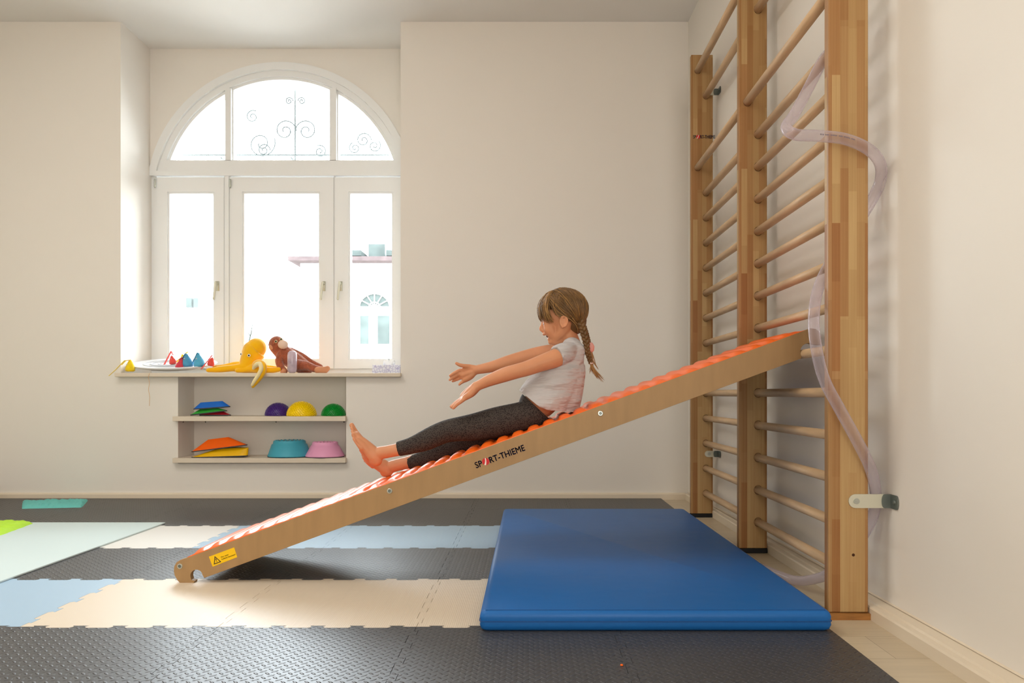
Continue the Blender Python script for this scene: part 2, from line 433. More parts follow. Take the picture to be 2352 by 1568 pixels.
for a in ((360, 514, 384, 492, 500), (529, 766, 556, 735, 744), (769, 930, 800, 903, 783)):
    sashes.append(sash(*a))
bm = bmesh.new(); box(bm, wx(514), wx(529), YW + .008, YW + .09, wz(846), wz(404)); box(bm, wx(517), wx(526), YW - .004, YW + .09, wz(846), wz(404)); parts.append(obj('mullion', bm, M_white))
bm = bmesh.new(); box(bm, wx(766), wx(769), YW + .01, YW + .09, wz(846), wz(404)); parts.append(obj('mullion', bm, M_white))
hg = bmesh.new()
for px in (358, 530): tube(hg, [(wx(px), YW - .012, wz(430)), (wx(px), YW - .012, wz(414))], .008, round_ends=True)
parts.append(obj('hinge', hg, M_metal, smooth=True))
adopt(win, *parts)
for s_, p_, h_ in sashes:
    adopt(win, s_); p_.parent = s_; h_.parent = s_

# ------------------------------------------------------------------ outside the window
M_fac = mat('facade_plaster', srgb(250, 246, 244), .9, noise=(3, .03)); M_roof = mat('roof_tiles', srgb(74, 64, 64), .9, .1, noise=(8, .2))
M_dglass = mat('house_window_glass', srgb(62, 68, 66), .6, .1, noise=(2.5, .3)); M_iron = mat('wrought_iron', srgb(104, 110, 110), .8, .1)
YH = 17.0
def H(px, py, y=YH): return P(px, py, y)
house = empty('neighbour_house', H(900, 1000), 'pale house across the street with a plum coloured roof edge and an arched window', 'house')
hp = []
a = H(690, 603); b = H(1300, 1300)
hp.append(bxo('wall', a.x, b.x, YH, YH + 5, b.z, a.z, M_fac))
bm = bmesh.new(); e = H(672, 601)
prism(bm, [(e.x, YH - .35, e.z - .03), (e.x, YH - .35, e.z + .06), (e.x, YH + 2.6, e.z + .22), (e.x, YH + 5, e.z - .03)], (b.x - e.x + .5, 0, 0))
hp.append(obj('roof', bm, M_roof))
dm = bmesh.new(); a = H(846, 578, YH + .1); b = H(884, 560, YH + .1); box(dm, a.x, b.x, YH + .1, YH + 1, a.z - .1, b.z); hp.append(obj('dormer', dm, M_dglass))
dm = bmesh.new()
dm.free()
for px in (820, 900):
    a = H(px, 587, YH - .2); hp.append(bxo('skylight', a.x - .12, a.x + .09, YH - .2, YH + .6, a.z, a.z + .12, M_dglass))
def archwin(px0, px1, pt, pb):
    bm = bmesh.new(); a = H(px0, pb); b = H(px1, pt); cx = (a.x + b.x) / 2; r = (b.x - a.x) / 2; n = 20
    hgt = b.z - a.z
    prism(bm, [(cx + r * math.cos(math.pi * k / n), YH - .04, a.z + hgt * math.sin(math.pi * k / n)) for k in range(n + 1)], (0, .06, 0))
    g = obj('house_window', bm, M_dglass)
    fb = bmesh.new()
    for k in range(1, 6):
        an = math.pi * k / 6; tube(fb, [(cx, YH - .06, a.z), (cx + r * math.cos(an), YH - .06, a.z + hgt * math.sin(an))], .011, 6)
    tube(fb, [(cx + r * math.cos(math.pi * k / n), YH - .06, a.z + hgt * math.sin(math.pi * k / n)) for k in range(n + 1)], .02, 6)
    tube(fb, [(a.x, YH - .06, a.z), (b.x, YH - .06, a.z)], .018, 6)
    tube(fb, [(cx + r * .36 * math.cos(math.pi * k / n), YH - .06, a.z + hgt * .36 * math.sin(math.pi * k / n)) for k in range(n + 1)], .011, 6)
    f = obj('window_bars', fb, M_fac); f.parent = g
    return g
hp.append(archwin(826, 897, 674, 706))
for x0, x1, y0, y1 in ((828, 847, 725, 790), (868, 895, 725, 790), (428, 441, 684, 706), (446, 456, 684, 706)):
    a = H(x0, y1); b = H(x1, y0); hp.append(bxo('house_window', a.x, b.x, YH - .03, YH + .1, a.z, b.z, M_dglass))
adopt(house, *hp)
# wrought scroll work close outside the arch
def spiral(bm, c, r0, turns, sgn, rad, start=0.0):
    pts = []
    for k in range(28):
        t = k / 27; a = start + sgn * turns * 2 * math.pi * t; r = r0 * (1 - .85 * t); pts.append((c[0] + r * math.cos(a), c[1], c[2] + r * math.sin(a)))
    tube(bm, pts, rad * 1.5, 5)
bm = bmesh.new(); YG = 5.85
def g(px, py): p = P(px, py, YG); return (p.x, p.y, p.z)
tube(bm, [g(678, 205), g(678, 372)], .007, 6)
for px, py, r, sg, st in ((655, 300, .085, 1, 0), (704, 300, .085, -1, math.pi), (664, 232, .03, 1, 0), (693, 232, .03, -1, math.pi), (600, 330, .11, -1, .4),
                          (606, 345, .05, 1, 0), (735, 348, .05, -1, 2), (835, 322, .06, 1, 0), (860, 335, .05, -1, 1), (815, 340, .045, 1, 2), (580, 268, .05, 1, 1)):
    spiral(bm, g(px, py), r, 1.6, sg, .0032, st)
for a_, b_ in (((567, 300), (567, 355)), ((838, 260), (838, 310)), ((735, 356), (735, 330))):
    tube(bm, [g(*a_), g(*b_)], .003, 5)
for px in (678, 520, 768): tube(bm, [g(px, 372), (g(px, 372)[0], YW + .09, g(px, 372)[2])], .006, 6)
tube(bm, [g(395, 356), g(895, 356)], .006, 6)
tag(obj('iron_scrollwork', bm, M_iron, smooth=True), 'faint wrought iron scrollwork outside the arched top panes', 'ironwork')
bm = bmesh.new(); tube(bm, [P(570, 792, 7), P(577, 764, 7), P(580, 744, 7)], [.008, .006, .003], 6); tube(bm, [P(575, 772, 7), P(567, 757, 7)], [.005, .002], 6)
tag(obj('bare_branch', bm, mat('bark', srgb(50, 54, 50), .9, .1)), 'bare twig seen through the middle pane above the yellow octopus', 'branch')

# ------------------------------------------------------------------ foam floor tiles
XS = [-3.9325 + .6 * i for i in range(9)] + [.91]           # -3.93 … .8675 , .91
XS = [-3.9325, -3.3325, -2.7325, -2.1325, -1.5325, -.9325, -.3325, .2675, .91]
YS = [1.737 + .597 * i for i in range(6)] + [5.212]
TOOTH, NT_, GAP, TH = .0105, 10, .0007, .012
def edge(p0, p1, nrm, teeth, ph, sgn):
    """points from p0 to p1 (excluding p1); nrm = direction the teeth lean to"""
    p0 = Vector(p0); p1 = Vector(p1); nrm = Vector(nrm)
    g_ = nrm * sgn * GAP
    if not teeth: return [p0]
    n = 9; L = (p1 - p0).length; d = (p1 - p0) / L; mg = .03; w_ = (L - 2 * mg) / n; pts = [p0.copy()]; p0 = p0 + d * mg
    for k in range(n):
        c = p0 + d * (w_ * (k + .5)); s = 1 if (k + ph) % 2 == 0 else -1
        hw = w_ * .5
        # dovetail: wider at its tip
        pts += [c - d * (hw * .56) , c - d * (hw * .80) + nrm * (s * TOOTH), c + d * (hw * .80) + nrm * (s * TOOTH), c + d * (hw * .56)] if s > 0 else []
        if s < 0:
            pts += [c + nrm * (s * TOOTH) - d * (hw * 1.16), c + nrm * (s * TOOTH) + d * (hw * 1.16)] if 0 < k < n - 1 else [c + nrm * (s * TOOTH) + d * (hw * (-.9 if k == 0 else -1.16)), c + nrm * (s * TOOTH) + d * (hw * (1.16 if k == 0 else .9))]
    return pts
def hedge(x0, x1, y):     # shared jigsaw edge along X
    return edge((x0, y), (x1, y), (0, 1), True, 0, 0) + [Vector((x1, y))]
def vedge(y0, y1, x):
    return edge((x, y0), (x, y1), (1, 0), True, 0, 0) + [Vector((x, y1))]
rows = ['front row', 'second row', 'third row', 'fourth row', 'fifth row', 'back row']
ordn = ['leftmost', 'second from the left', 'third from the left', 'fourth from the left', 'fifth from the left', 'sixth from the left', 'seventh from the left', 'rightmost']
for r in range(6):
    for c in range(8):
        x0, x1, y0, y1 = XS[c], XS[c + 1], YS[r], YS[r + 1]
        if x1 < (0 - VX) / F * y1 - .02: continue
        pts = []
        gp = GAP
        bot = hedge(x0, x1, y0) if r > 0 else [Vector((x0, y0)), Vector((x1, y0))]
        top = hedge(x0, x1, y1) if r < 5 else [Vector((x0, y1)), Vector((x1, y1))]
        lef = vedge(y0, y1, x0) if c > 0 else [Vector((x0, y0)), Vector((x0, y1))]
        rig = vedge(y0, y1, x1) if c < 7 else [Vector((x1, y0)), Vector((x1, y1))]
        pts = [p + Vector((0, gp)) for p in bot[1:-1]] + [p - Vector((gp, 0)) for p in rig[1:-1]] + [p - Vector((0, gp)) for p in reversed(top[1:-1])] + [p + Vector((gp, 0)) for p in reversed(lef[1:-1])]
        crn = {0: (x0 + gp, y0 + gp), 1: (x1 - gp, y0 + gp), 2: (x1 - gp, y1 - gp), 3: (x0 + gp, y1 - gp)}
        nb, nr, ntp = len(bot) - 2, len(rig) - 2, len(top) - 2
        pts = [Vector(crn[0])] + pts[:nb] + [Vector(crn[1])] + pts[nb:nb + nr] + [Vector(crn[2])] + pts[nb + nr:nb + nr + ntp] + [Vector(crn[3])] + pts[nb + nr + ntp:]
        if r in (0, 2, 4, 5): m_, cn = M_t_dark, 'dark patterned'
        elif r == 1: m_, cn = (M_t_blue, 'light blue') if c < 4 else (M_t_beige, 'beige')
        else: m_, cn = (M_t_white, 'white') if c < 4 else (M_t_blue, 'light blue')
        bm = bmesh.new(); prism(bm, [(p.x, p.y, .0) for p in pts], (0, 0, TH), tess=True)
        o = obj('foam_floor_tile', bm, m_)
        tag(o, f'{cn} foam tile, {ordn[c]} in the {rows[r]}' , 'floor tile', 'interlocking foam tiles on the floor'); o['kind'] = 'thing'

# ------------------------------------------------------------------ blue gym mat
mt = empty('gym_mat', (.38, 3.3, TH), 'big blue vinyl gym mat lying on the foam tiles beside the climbing wall', 'gym mat')
def mat_outline(i, z):
    c = [(-.139 + i, 2.283 + i), (.907 - i, 2.283 + i), (.889 - i, 4.335 - i), (-.129 + i, 4.335 - i)]
    out = []
    for k in range(4):
        a, b = Vector(c[k]), Vector(c[(k + 1) % 4]); p = Vector(c[k - 1]); rr = .016
        d0 = (p - a).normalized(); d1 = (b - a).normalized()
        for q in range(5):
            t = q / 4; e0 = a + d0 * rr; e1 = a + d1 * rr
            v = e0 * (1 - t) ** 2 + a * 2 * t * (1 - t) + e1 * t * t; out.append((v.x, v.y, z))
    return out
bm = bmesh.new(); lv = [(.012, .0), (.004, .006), (.0, .018), (.0015, .0285), (.0015, .0315), (.0, .042), (.003, .052), (.009, .0585), (.018, .0615)]
prev = None
for i, (ins, z) in enumerate(lv):
    rg = [bm.verts.new(v) for v in mat_outline(ins, z + .0005)]
    if prev:
        for k in range(20): bm.faces.new((prev[k], prev[(k + 1) % 20], rg[(k + 1) % 20], rg[k]))
    else: bm.faces.new(rg[::-1])
    prev = rg
cv = mat_outline(.018, .0625)
bm.faces.new(prev)
o = obj('cover', bm, M_mat, smooth=True); adopt(mt, o); o.location.z = TH
bm = bmesh.new(); q = mat_outline(-.0006, .0305 + TH); tube(bm, q + [q[0]], .0014, 6); o = obj('seam', bm, M_seam); adopt(mt, o)
bm = bmesh.new(); tube(bm, [(-.122, 2.2965, .064 + TH), (.890, 2.2965, .064 + TH)], .0011, 6); o = obj('seam', bm, M_seam); adopt(mt, o); o.location.z -= .003

# ------------------------------------------------------------------ wall bars
WB = empty('wall_bars', (1.02, 3.46, 0), 'tall pine wall bars with three posts and round rungs along the right wall', 'wall bars')
Y1, Y2, Y3 = 2.449, 3.469, 4.477; PT = .036; PX0, PX1 = .956, 1.083; PTOP = 2.685
wbp = []; posts = []
for i, y in enumerate((Y1, Y2, Y3)):
    z0 = .022
    bm = bmesh.new(); box(bm, -.0635, .0635, 0, PT, 0, PTOP - z0)
    o = obj('post', bm, M_post, loc=((PX0 + PX1) / 2 + (.003 if i == 0 else 0), y, z0)); bevel_mod(o, .004)
    # different part of the lamella pattern for each post
    o.parent = WB; o.location -= WB.location; posts.append(o)
    if i == 0:
        bm = bmesh.new(); prism(bm, [(PX0 + .0, y - .008, 0), (PX1 + .012, y - .008, 0), (PX1 + .012, y - .008, .020), (PX0, y - .008, .022)], (0, .05, 0))
        f = obj('foot_pad', bm, mat('wood_wedge', srgb(160, 108, 52), .5, noise=(20, .2, (1, 1, 6))))
        f['label'] = 'brown wooden wedge'
    else:
        f = bxo('foot_pad', PX0 - .001, PX1 + .002, y - .001, y + PT, 0, z0, M_black, bev=.003)
    wbp.append(f)
def rung(x, z, ya, yb):
    bm = bmesh.new(); n = 14
    tube(bm, [(x, ya, z), (x, yb, z)], .0195, 20, flat=(.88, 1))
    return obj('rung', bm, M_rung, smooth=True)
levels = [(.14 + .1452 * k, 1.042) for k in range(13)] + [(2.029, .994), (2.445, 1.042), (2.592, .994)]
ebm = bmesh.new()
for z, x in levels:
    zz = z
    for ya, yb in ((Y1 + .012, Y2 + .012), (Y2 + .016, Y3 + .018)):
        wbp.append(rung(x, zz, ya, yb))
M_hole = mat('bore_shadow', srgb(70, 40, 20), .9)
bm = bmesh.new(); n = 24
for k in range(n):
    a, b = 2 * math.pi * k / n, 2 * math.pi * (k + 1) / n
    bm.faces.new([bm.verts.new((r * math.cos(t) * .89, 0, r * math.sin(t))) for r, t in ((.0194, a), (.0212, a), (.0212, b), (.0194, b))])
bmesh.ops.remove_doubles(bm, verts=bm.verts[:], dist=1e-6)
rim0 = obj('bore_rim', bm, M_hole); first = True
for pi_, y in ((1, Y2), (2, Y3)):
    for z, x in levels:
        o = rim0 if first else rim0.copy()
        if not first: COL.objects.link(o)
        first = False; o.parent = posts[pi_]; o.location = Vector((x, y - .0006, z)) - (posts[pi_].location + WB.location)
# brackets
def bracket(y, z, px_from, screw=True, h=.044):
    xa = px_from; xw = WX(y) - .001; out = []
    bm = bmesh.new(); n = 10; r = h / 2
    pts = [(xa + r - r * math.sin(a), y - .005, z + r * math.cos(a)) for a in [math.pi * k / n for k in range(n + 1)]]
    prism(bm, pts + [(xw - .004, y - .005, z - r), (xw - .004, y - .005, z + r)], (0, .0045, 0))
    out.append(obj('bar', bm, M_bracket))
    bm = bmesh.new()
    prism(bm, [(xw - .030 + r * .4 * (1 - math.sin(a)), y - .009, z + r * math.cos(a)) for a in [math.pi * k / n for k in range(n + 1)]] + [(xw, y - .009, z - r), (xw, y - .009, z + r)], (0, .004, 0))
    prism(bm, [(xw - .0035, y - .055 + r * .5 * (1 - math.sin(a)), z + r * math.cos(a)) for a in [math.pi * k / n for k in range(n + 1)]] + [(xw - .0035, y - .005, z - r), (xw - .0035, y - .005, z + r)], (.0035, 0, 0))
    ball(bm, (xw - .004, y - .036, z), .008, 12, (.5, 1, 1))
    out.append(obj('angle', bm, M_darkmetal))
    bm = bmesh.new(); tube(bm, [(xa + .024, y - .005, z), (xa + .024, y - .0085, z)], .0095, 16); tube(bm, [(xa + .024, y - .0085, z), (xa + .024, y - .0095, z)], .004, 6)
    out.append(obj('screw', bm, M_metal))
    return out
brs = [bracket(Y1, P(0, 1150, Y1).z, P(1948, 0, Y1).x), bracket(Y3, P(0, 212, Y3).z, 1.035, h=.036), bracket(Y3, P(0, 1042, Y3).z, 1.035, h=.036)]
for br_ in brs:
    e = empty('wall_bracket', (WX(Y1), br_[0].data.vertices[0].co.y, br_[0].data.vertices[0].co.z)); adopt(e, *br_)
    e.parent = WB; e.matrix_parent_inverse = Matrix.Translation(-WB.location)
bm = bmesh.new(); p = P(1960, 1274, Y1); tube(bm, [(p.x, Y1 - .0008, p.z), (p.x, Y1 + .01, p.z)], .0048, 16); wbp.append(obj('screw_hole', bm, M_hole))
adopt(WB, *wbp)
NAVY = mat('navy_print', srgb(14, 34, 92), .6); RED = mat('red_print', srgb(206, 24, 30), .5); WHITEP = mat('white_print', srgb(238, 232, 222), .5)
def logo(origin, ang, capw, capt, y, parent):
    """SPORT-THIEME with a red ball for the O. origin = left end of the base line, capw total width"""
    tmp = []
    L = empty('brand_logo', origin)
    def place(me_o, dx):
        M = Matrix.Translation((origin[0], y, origin[2])) @ Matrix.Rotation(-ang, 4, 'Y') @ Matrix.Translation((dx, 0, 0)) @ Matrix.Rotation(R(90), 4, 'X')
        me_o.data.transform(M); return me_o
    size = capt / .70
    def wd(o): xs_ = [v.co.x for v in o.data.vertices]; return min(xs_), max(xs_)
    a = text_mesh('lettering', 'SP', size, NAVY, Matrix(), bold=size * .013); b = text_mesh('lettering', 'RT-THIEME', size, NAVY, Matrix(), bold=size * .013)
    wa, wb = wd(a), wd(b); rb = capt * .60; gap = size * .03
    tot = (wa[1] - wa[0]) + gap + 2 * rb + gap + (wb[1] - wb[0]); k = capw / tot
    for o in (a, b): o.data.transform(Matrix.Diagonal((k, 1, 1, 1)))
    xa = (wa[1] - wa[0]) * k; xb = xa + gap + rb; xc = xb + rb + gap
    a.data.transform(Matrix.Translation((-wa[0] * k, 0, 0))); b.data.transform(Matrix.Translation((xc - wb[0] * k, 0, 0)))
    place(a, 0); place(b, 0)
    bm = bmesh.new(); n = 28
    bm.faces.new([bm.verts.new((xb + rb * math.cos(2 * math.pi * i / n), capt * .5 + rb * math.sin(2 * math.pi * i / n), 0)) for i in range(n)])
    d = obj('red_ball', bm, RED); place(d, 0)
    bm = bmesh.new(); pr = []
    for i in range(9):
        t = i / 8; pr.append((xb + rb * (.05 - .75 * (1 - t) ** 2), capt * .5 + rb * (-.75 + 1.7 * t)))
    pl = [(xb + rb * (.30 - .55 * (1 - i / 8) ** 2), capt * .5 + rb * (-.95 + 1.9 * i / 8)) for i in range(9)]
    bm.faces.new([bm.verts.new((p[0], p[1], .0003)) for p in pr] + [bm.verts.new((p[0], p[1], .0003)) for p in reversed(pl)])
    w_ = obj('white_swoosh', bm, WHITEP); place(w_, 0)
    for o in (a, b, d, w_):
        o.parent = parent
    bpy.data.objects.remove(L)
    return a, b, d, w_
def reparent(o, par, parworld):
    o.parent = par; o.matrix_parent_inverse = Matrix.Translation(-Vector(parworld))
p = P(1592, 318, Y3)
for o in logo((p.x, Y3, p.z), 0, 47 / F * Y3, 7.5 / F * Y3, Y3 - .0012, None): reparent(o, posts[2], posts[2].location + WB.location)

# ------------------------------------------------------------------ ramp (slide board)
YA = 2.877; s_ = YA / F
def rp(px, py, y=YA): return ((px - VX) * s_, y, CAMZ - (py - HY) * s_)
TH0 = math.atan(.3672); SL = Vector((math.cos(TH0), 0, math.sin(TH0)))
def zs(x): return .5713 + .3672 * x
ramp = empty('slide_ramp', rp(425, 1338), 'long plywood slide ramp with orange ribbed surface, hooked onto the wall bars', 'ramp')
def arcp(cx, cy, r, a0, a1, n=10): return [(cx + r * math.cos(R(a0 + (a1 - a0) * i / n)), cy + r * math.sin(R(a0 + (a1 - a0) * i / n))) for i in range(n + 1)]
outl = [(1862, 753.5), (1874, 755), (1882, 762), (1885, 772), (1885, 792)]
outl += [(1872, 791)] + arcp(1857, 806.5, 18.5, -60, -215, 12) + [(1840, 823.2)]
outl += [(469, 1327)] + [(463.5, 1318)] + arcp(451, 1322, 14, -15, -200, 12) + [(439, 1331), (447, 1334), (446, 1337.5), (437, 1339.3), (414, 1339.3)]
outl += [(407, 1332), (401, 1321), (399, 1311), (400, 1300), (405, 1291), (414, 1285.5), (428, 1281)]
side = []
for nm, y0, y1 in (('side_rail', YA, YA + .027), ('side_rail', 3.376, 3.403)):
    bm = bmesh.new(); prism(bm, [rp(px, py, y0) for px, py in outl], (0, y1 - y0, 0), tess=True)
    o = obj(nm, bm, M_ply); side.append(o); bevel_mod(o, .002)
# bed board and cross battens
bed = []
bm = bmesh.new(); xa, xb = rp(432, 0)[0], rp(1850, 0)[0]
prism(bm, [(xa, YA + .027, zs(xa) - .022), (xb, YA + .027, zs(xb) - .022), (xb, YA + .027, zs(xb) - .008), (xa, YA + .027, zs(xa) - .008)], (0, .472, 0))
bed.append(obj('bed_board', bm, M_ply))
for px in (895, 1379):
    x = rp(px, 0)[0]; bm = bmesh.new(); z = rp(px, 1127 if px == 895 else 949)[2]; tube(bm, [(x, YA + .027, z), (x, 3.376, z)], .014, 14); bed.append(obj('cross_bar', bm, M_rung, smooth=True))
# ribbed orange surface: rounded ridges across the ramp with a gap between neighbours
pitch = .0638; Lr = (xb - xa) / math.cos(TH0); o0 = Vector((xa - .004, 0, zs(xa - .004))); nrm = Vector((-SL.z, 0, SL.x))
prof = []; npr = int(Lr / pitch) + 1
for k in range(npr):
    base = k * pitch
    for u, h in ((.0, .000), (.012, .000), (.017, .005), (.022, .0095), (.030, .0115), (.042, .0118), (.052, .0098), (.058, .006), (.0615, .000)):
        if base + u <= Lr - .01: prof.append((base + u, h))
prof.append((Lr, 0.0)); prof.append((Lr + .004, -.002))
def rib(y, lift): return [o0 + SL * u + nrm * (h * lift + .001) + Vector((0, y, 0)) for u, h in prof]
bm = bmesh.new(); ysec = [(YA + .004, 0.0), (YA + .022, .12), (YA + .036, .6), (YA + .062, 1), (3.341, 1), (3.367, .6), (3.381, .12), (3.399, 0)]
prev = None
for y, l in ysec:
    rg = [bm.verts.new(p) for p in rib(y, l)]
    if prev:
        for k in range(len(rg) - 1): bm.faces.new((prev[k], prev[k + 1], rg[k + 1], rg[k]))
    prev = rg
surf = obj('ribbed_surface', bm, M_orange, smooth=True)
sm = surf.modifiers.new('s', 'SOLIDIFY'); sm.thickness = .004; sm.offset = -1
surf['label'] = 'orange ribbed plastic sliding surface'
bolts = []
for px, py, r in ((895, 1127, 6), (1379, 949, 6), (413.3, 1300, 6)):
    x, y, z = rp(px, py); k = r * s_
    bm = bmesh.new(); lathe(bm, [(k * 1.0, 0), (k, .002), (k * .85, .003), (k * .6, .003), (k * .5, .001)], seg=24)
    bm.transform(Matrix.Translation((x, y, z)) @ Matrix.Rotation(R(90), 4, 'X'))
    bolts.append(obj('bolt', bm, M_metal, smooth=False))
    bm = bmesh.new(); lathe(bm, [(k * .55, 0), (k * .55, .0012), (k * .2, .0012)], seg=6); bm.transform(Matrix.Translation((x, y - .0009, z)) @ Matrix.Rotation(R(90), 4, 'X'))
    bh = obj('bolt_socket', bm, M_darkmetal); bh.parent = bolts[-1]
M_yel = mat('warning_yellow', srgb(250, 200, 0), .45); M_ink = mat('black_ink', srgb(20, 18, 16), .5)
st = bmesh.new(); cs = [(480, 1278), (538, 1256.5), (545, 1279), (488.5, 1301)]
prism(st, [rp(*c_, YA - .0008) for c_ in cs], (0, .0006, 0)); stick = obj('warning_sticker', st, M_yel); stick['label'] = 'yellow warning sticker'
bm = bmesh.new()
def q2(u, v):                                            # sticker coordinates u 0-1 along, v 0-1 down
    a = Vector(cs[0]) * (1 - u) + Vector(cs[1]) * u; b = Vector(cs[3]) * (1 - u) + Vector(cs[2]) * u; c_ = a * (1 - v) + b * v
    return rp(c_.x, c_.y, YA - .0011)
tri = [(.21, .13), (.07, .86), (.37, .86)]; tin = [(.213, .27), (.115, .79), (.325, .79)]
for i in range(3):
    j = (i + 1) % 3; prism(bm, [q2(*tri[i]), q2(*tri[j]), q2(*tin[j]), q2(*tin[i])], (0, .0003, 0))
prism(bm, [q2(.20, .40), q2(.236, .40), q2(.226, .62), q2(.21, .62)], (0, .0003, 0)); prism(bm, [q2(.205, .67), q2(.232, .67), q2(.232, .74), q2(.205, .74)], (0, .0003, 0))
ws = obj('warning_triangle', bm, M_ink); ws.parent = stick
def ramp_text(s, px, py, h, m, par, bold=.0):
    x, y, z = rp(px, py, YA - .0011)
    M = Matrix.Translation((x, y, z)) @ Matrix.Rotation(-TH0, 4, 'Y') @ Matrix.Rotation(R(90), 4, 'X')
    return text_mesh('lettering', s, h / .7 * s_, m, M, par, bold, .0001)
ramp_text('Nur unter', 508, 1280.5, 3.1, M_ink, stick, .00006); ramp_text('Aufsicht benutzen!', 509.5, 1285.5, 3.1, M_ink, stick, .00006)
x, y, z = rp(1094, 1075); lg = logo((x, y, z), TH0, 118 * s_, 14 * s_, YA - .0012, None)
adopt(ramp, *side, *bed, surf, *bolts, stick, *lg)

# ------------------------------------------------------------------ clear hose wound around the near post
HM = bpy.data.materials.new('clear_pvc'); HM.use_nodes = True; nt = HM.node_tree; pb = nt.nodes['Principled BSDF']
pb.inputs['Base Color'].default_value = (.68, .60, .66, 1); pb.inputs['Roughness'].default_value = .08; pb.inputs['Specular IOR Level'].default_value = .8
om = nt.nodes['Material Output']; ms = nt.nodes.new('ShaderNodeMixShader'); tb = nt.nodes.new('ShaderNodeBsdfTransparent'); tb.inputs[0].default_value = (.93, .90, .92, 1)
lw = nt.nodes.new('ShaderNodeLayerWeight'); lw.inputs[0].default_value = .35
mr = nt.nodes.new('ShaderNodeMapRange'); mr.inputs[3].default_value = .10; mr.inputs[4].default_value = .80
nt.links.new(lw.outputs['Facing'], mr.inputs[0]); nt.links.new(mr.outputs[0], ms.inputs[0]); nt.links.new(tb.outputs[0], ms.inputs[1]); nt.links.new(pb.outputs[0], ms.inputs[2]); nt.links.new(ms.outputs[0], om.inputs[0])
hose_px = [(1985, 60, 2.52), (1935, 95, 2.535), (1893, 135, 2.53), (1858, 200, 2.52), (1826, 260, 2.50), (1806, 292, 2.45), (1828, 309, 2.418), (1880, 312, 2.412), (1940, 319, 2.412), (1990, 340, 2.418),
           (2018, 368, 2.437), (2024, 402, 2.470), (2010, 445, 2.51), (1965, 520, 2.535), (1915, 590, 2.535), (1882, 655, 2.52), (1870, 715, 2.47), (1872, 780, 2.432), (1892, 868, 2.415), (1932, 945, 2.41), (1972, 1018, 2.412),
           (1998, 1072, 2.425), (2010, 1120, 2.462), (2010, 1165, 2.505), (1990, 1215, 2.535), (1950, 1275, 2.56), (1905, 1316, 2.62), (1868, 1330, 2.74), (1830, 1333, 2.86), (1790, 1322, 2.97), (1745, 1302, 3.1)]
hp_ = [tuple(P(a, b, c)) for a, b, c in hose_px]
hp_ = [(x, y, max(z, .017)) for x, y, z in hp_]
sp = cr(hp_, 10); bm = bmesh.new(); tube(bm, [Vector(p) for p in sp], .0178, 22, round_ends=False)
hose = obj('clear_hose', bm, HM, smooth=True); tag(hose, 'thick clear plastic hose winding around the nearest wall bar post', 'hose')
bm = bmesh.new()
for i in (70, 72, 74, 75, 77, 79, 80, 82):
    a = Vector(sp[i]); d = (Vector(sp[i + 1]) - a).normalized(); c_ = a + Vector((0, -.0181, -.001))
    for k in range(3):
        q_ = c_ + d * (k * .0042); box(bm, q_.x - .0013, q_.x + .0013, q_.y - .0002, q_.y + .0002, q_.z - .002, q_.z + .002)
mk = obj('printed_marking', bm, mat('hose_print', srgb(110, 100, 112), .6)); mk.parent = hose
# ------------------------------------------------------------------ things in the shelf niche
shelf_top = P(0, 956, 5.2).z; low_top = P(0, 1052, 5.2).z
M_bolt = mat('shelf_screw', srgb(120, 116, 110), .4)
for zt, nm, lab in ((shelf_top, 'shelf', 'upper pale wooden shelf board under the window sill'), (low_top, 'shelf', 'lower pale wooden shelf board under the window sill')):
    r_ = empty('shelf_board', ((NX0 + NX1) / 2, 5.35, zt - .032), lab, 'shelf')
    bm = bmesh.new(); box(bm, NX0 - .016, NX1 + .006, 5.195, YB - .001, zt - .032, zt); o = obj('board', bm, M_board); 
    bm2 = bmesh.new(); box(bm2, NX0 + .001, NX1 - .001, YB - .001, YN - .001, zt - .032, zt); o2 = obj('board', bm2, M_board)
    # one continuous board: join by building both boxes in one mesh
    bpy.data.objects.remove(o); bpy.data.objects.remove(o2)
    bm = bmesh.new(); prism(bm, [(NX0 - .016, 5.195, zt - .032), (NX1 + .006, 5.195, zt - .032), (NX1 + .006, YB - .001, zt - .032), (NX1 - .001, YB - .001, zt - .032), (NX1 - .001, YN - .001, zt - .032), (NX0 + .001, YN - .001, zt - .032), (NX0 + .001, YB - .001, zt - .032), (NX0 - .016, YB - .001, zt - .032)], (0, 0, .032))
    bmesh.ops.triangulate(bm, faces=[f for f in bm.faces if len(f.verts) > 4])
    o = obj('board', bm, M_board); bevel_mod(o, .002); adopt(r_, o)
    if zt == shelf_top:
        for px in (421, 472, 634, 790):
            p = P(px, 970, 5.3); bm = bmesh.new(); tube(bm, [(p.x, 5.30, zt - .032), (p.x, 5.30, zt - .046)], .004, 8); b_ = obj('shelf_pin', bm, M_bolt); adopt(r_, b_)

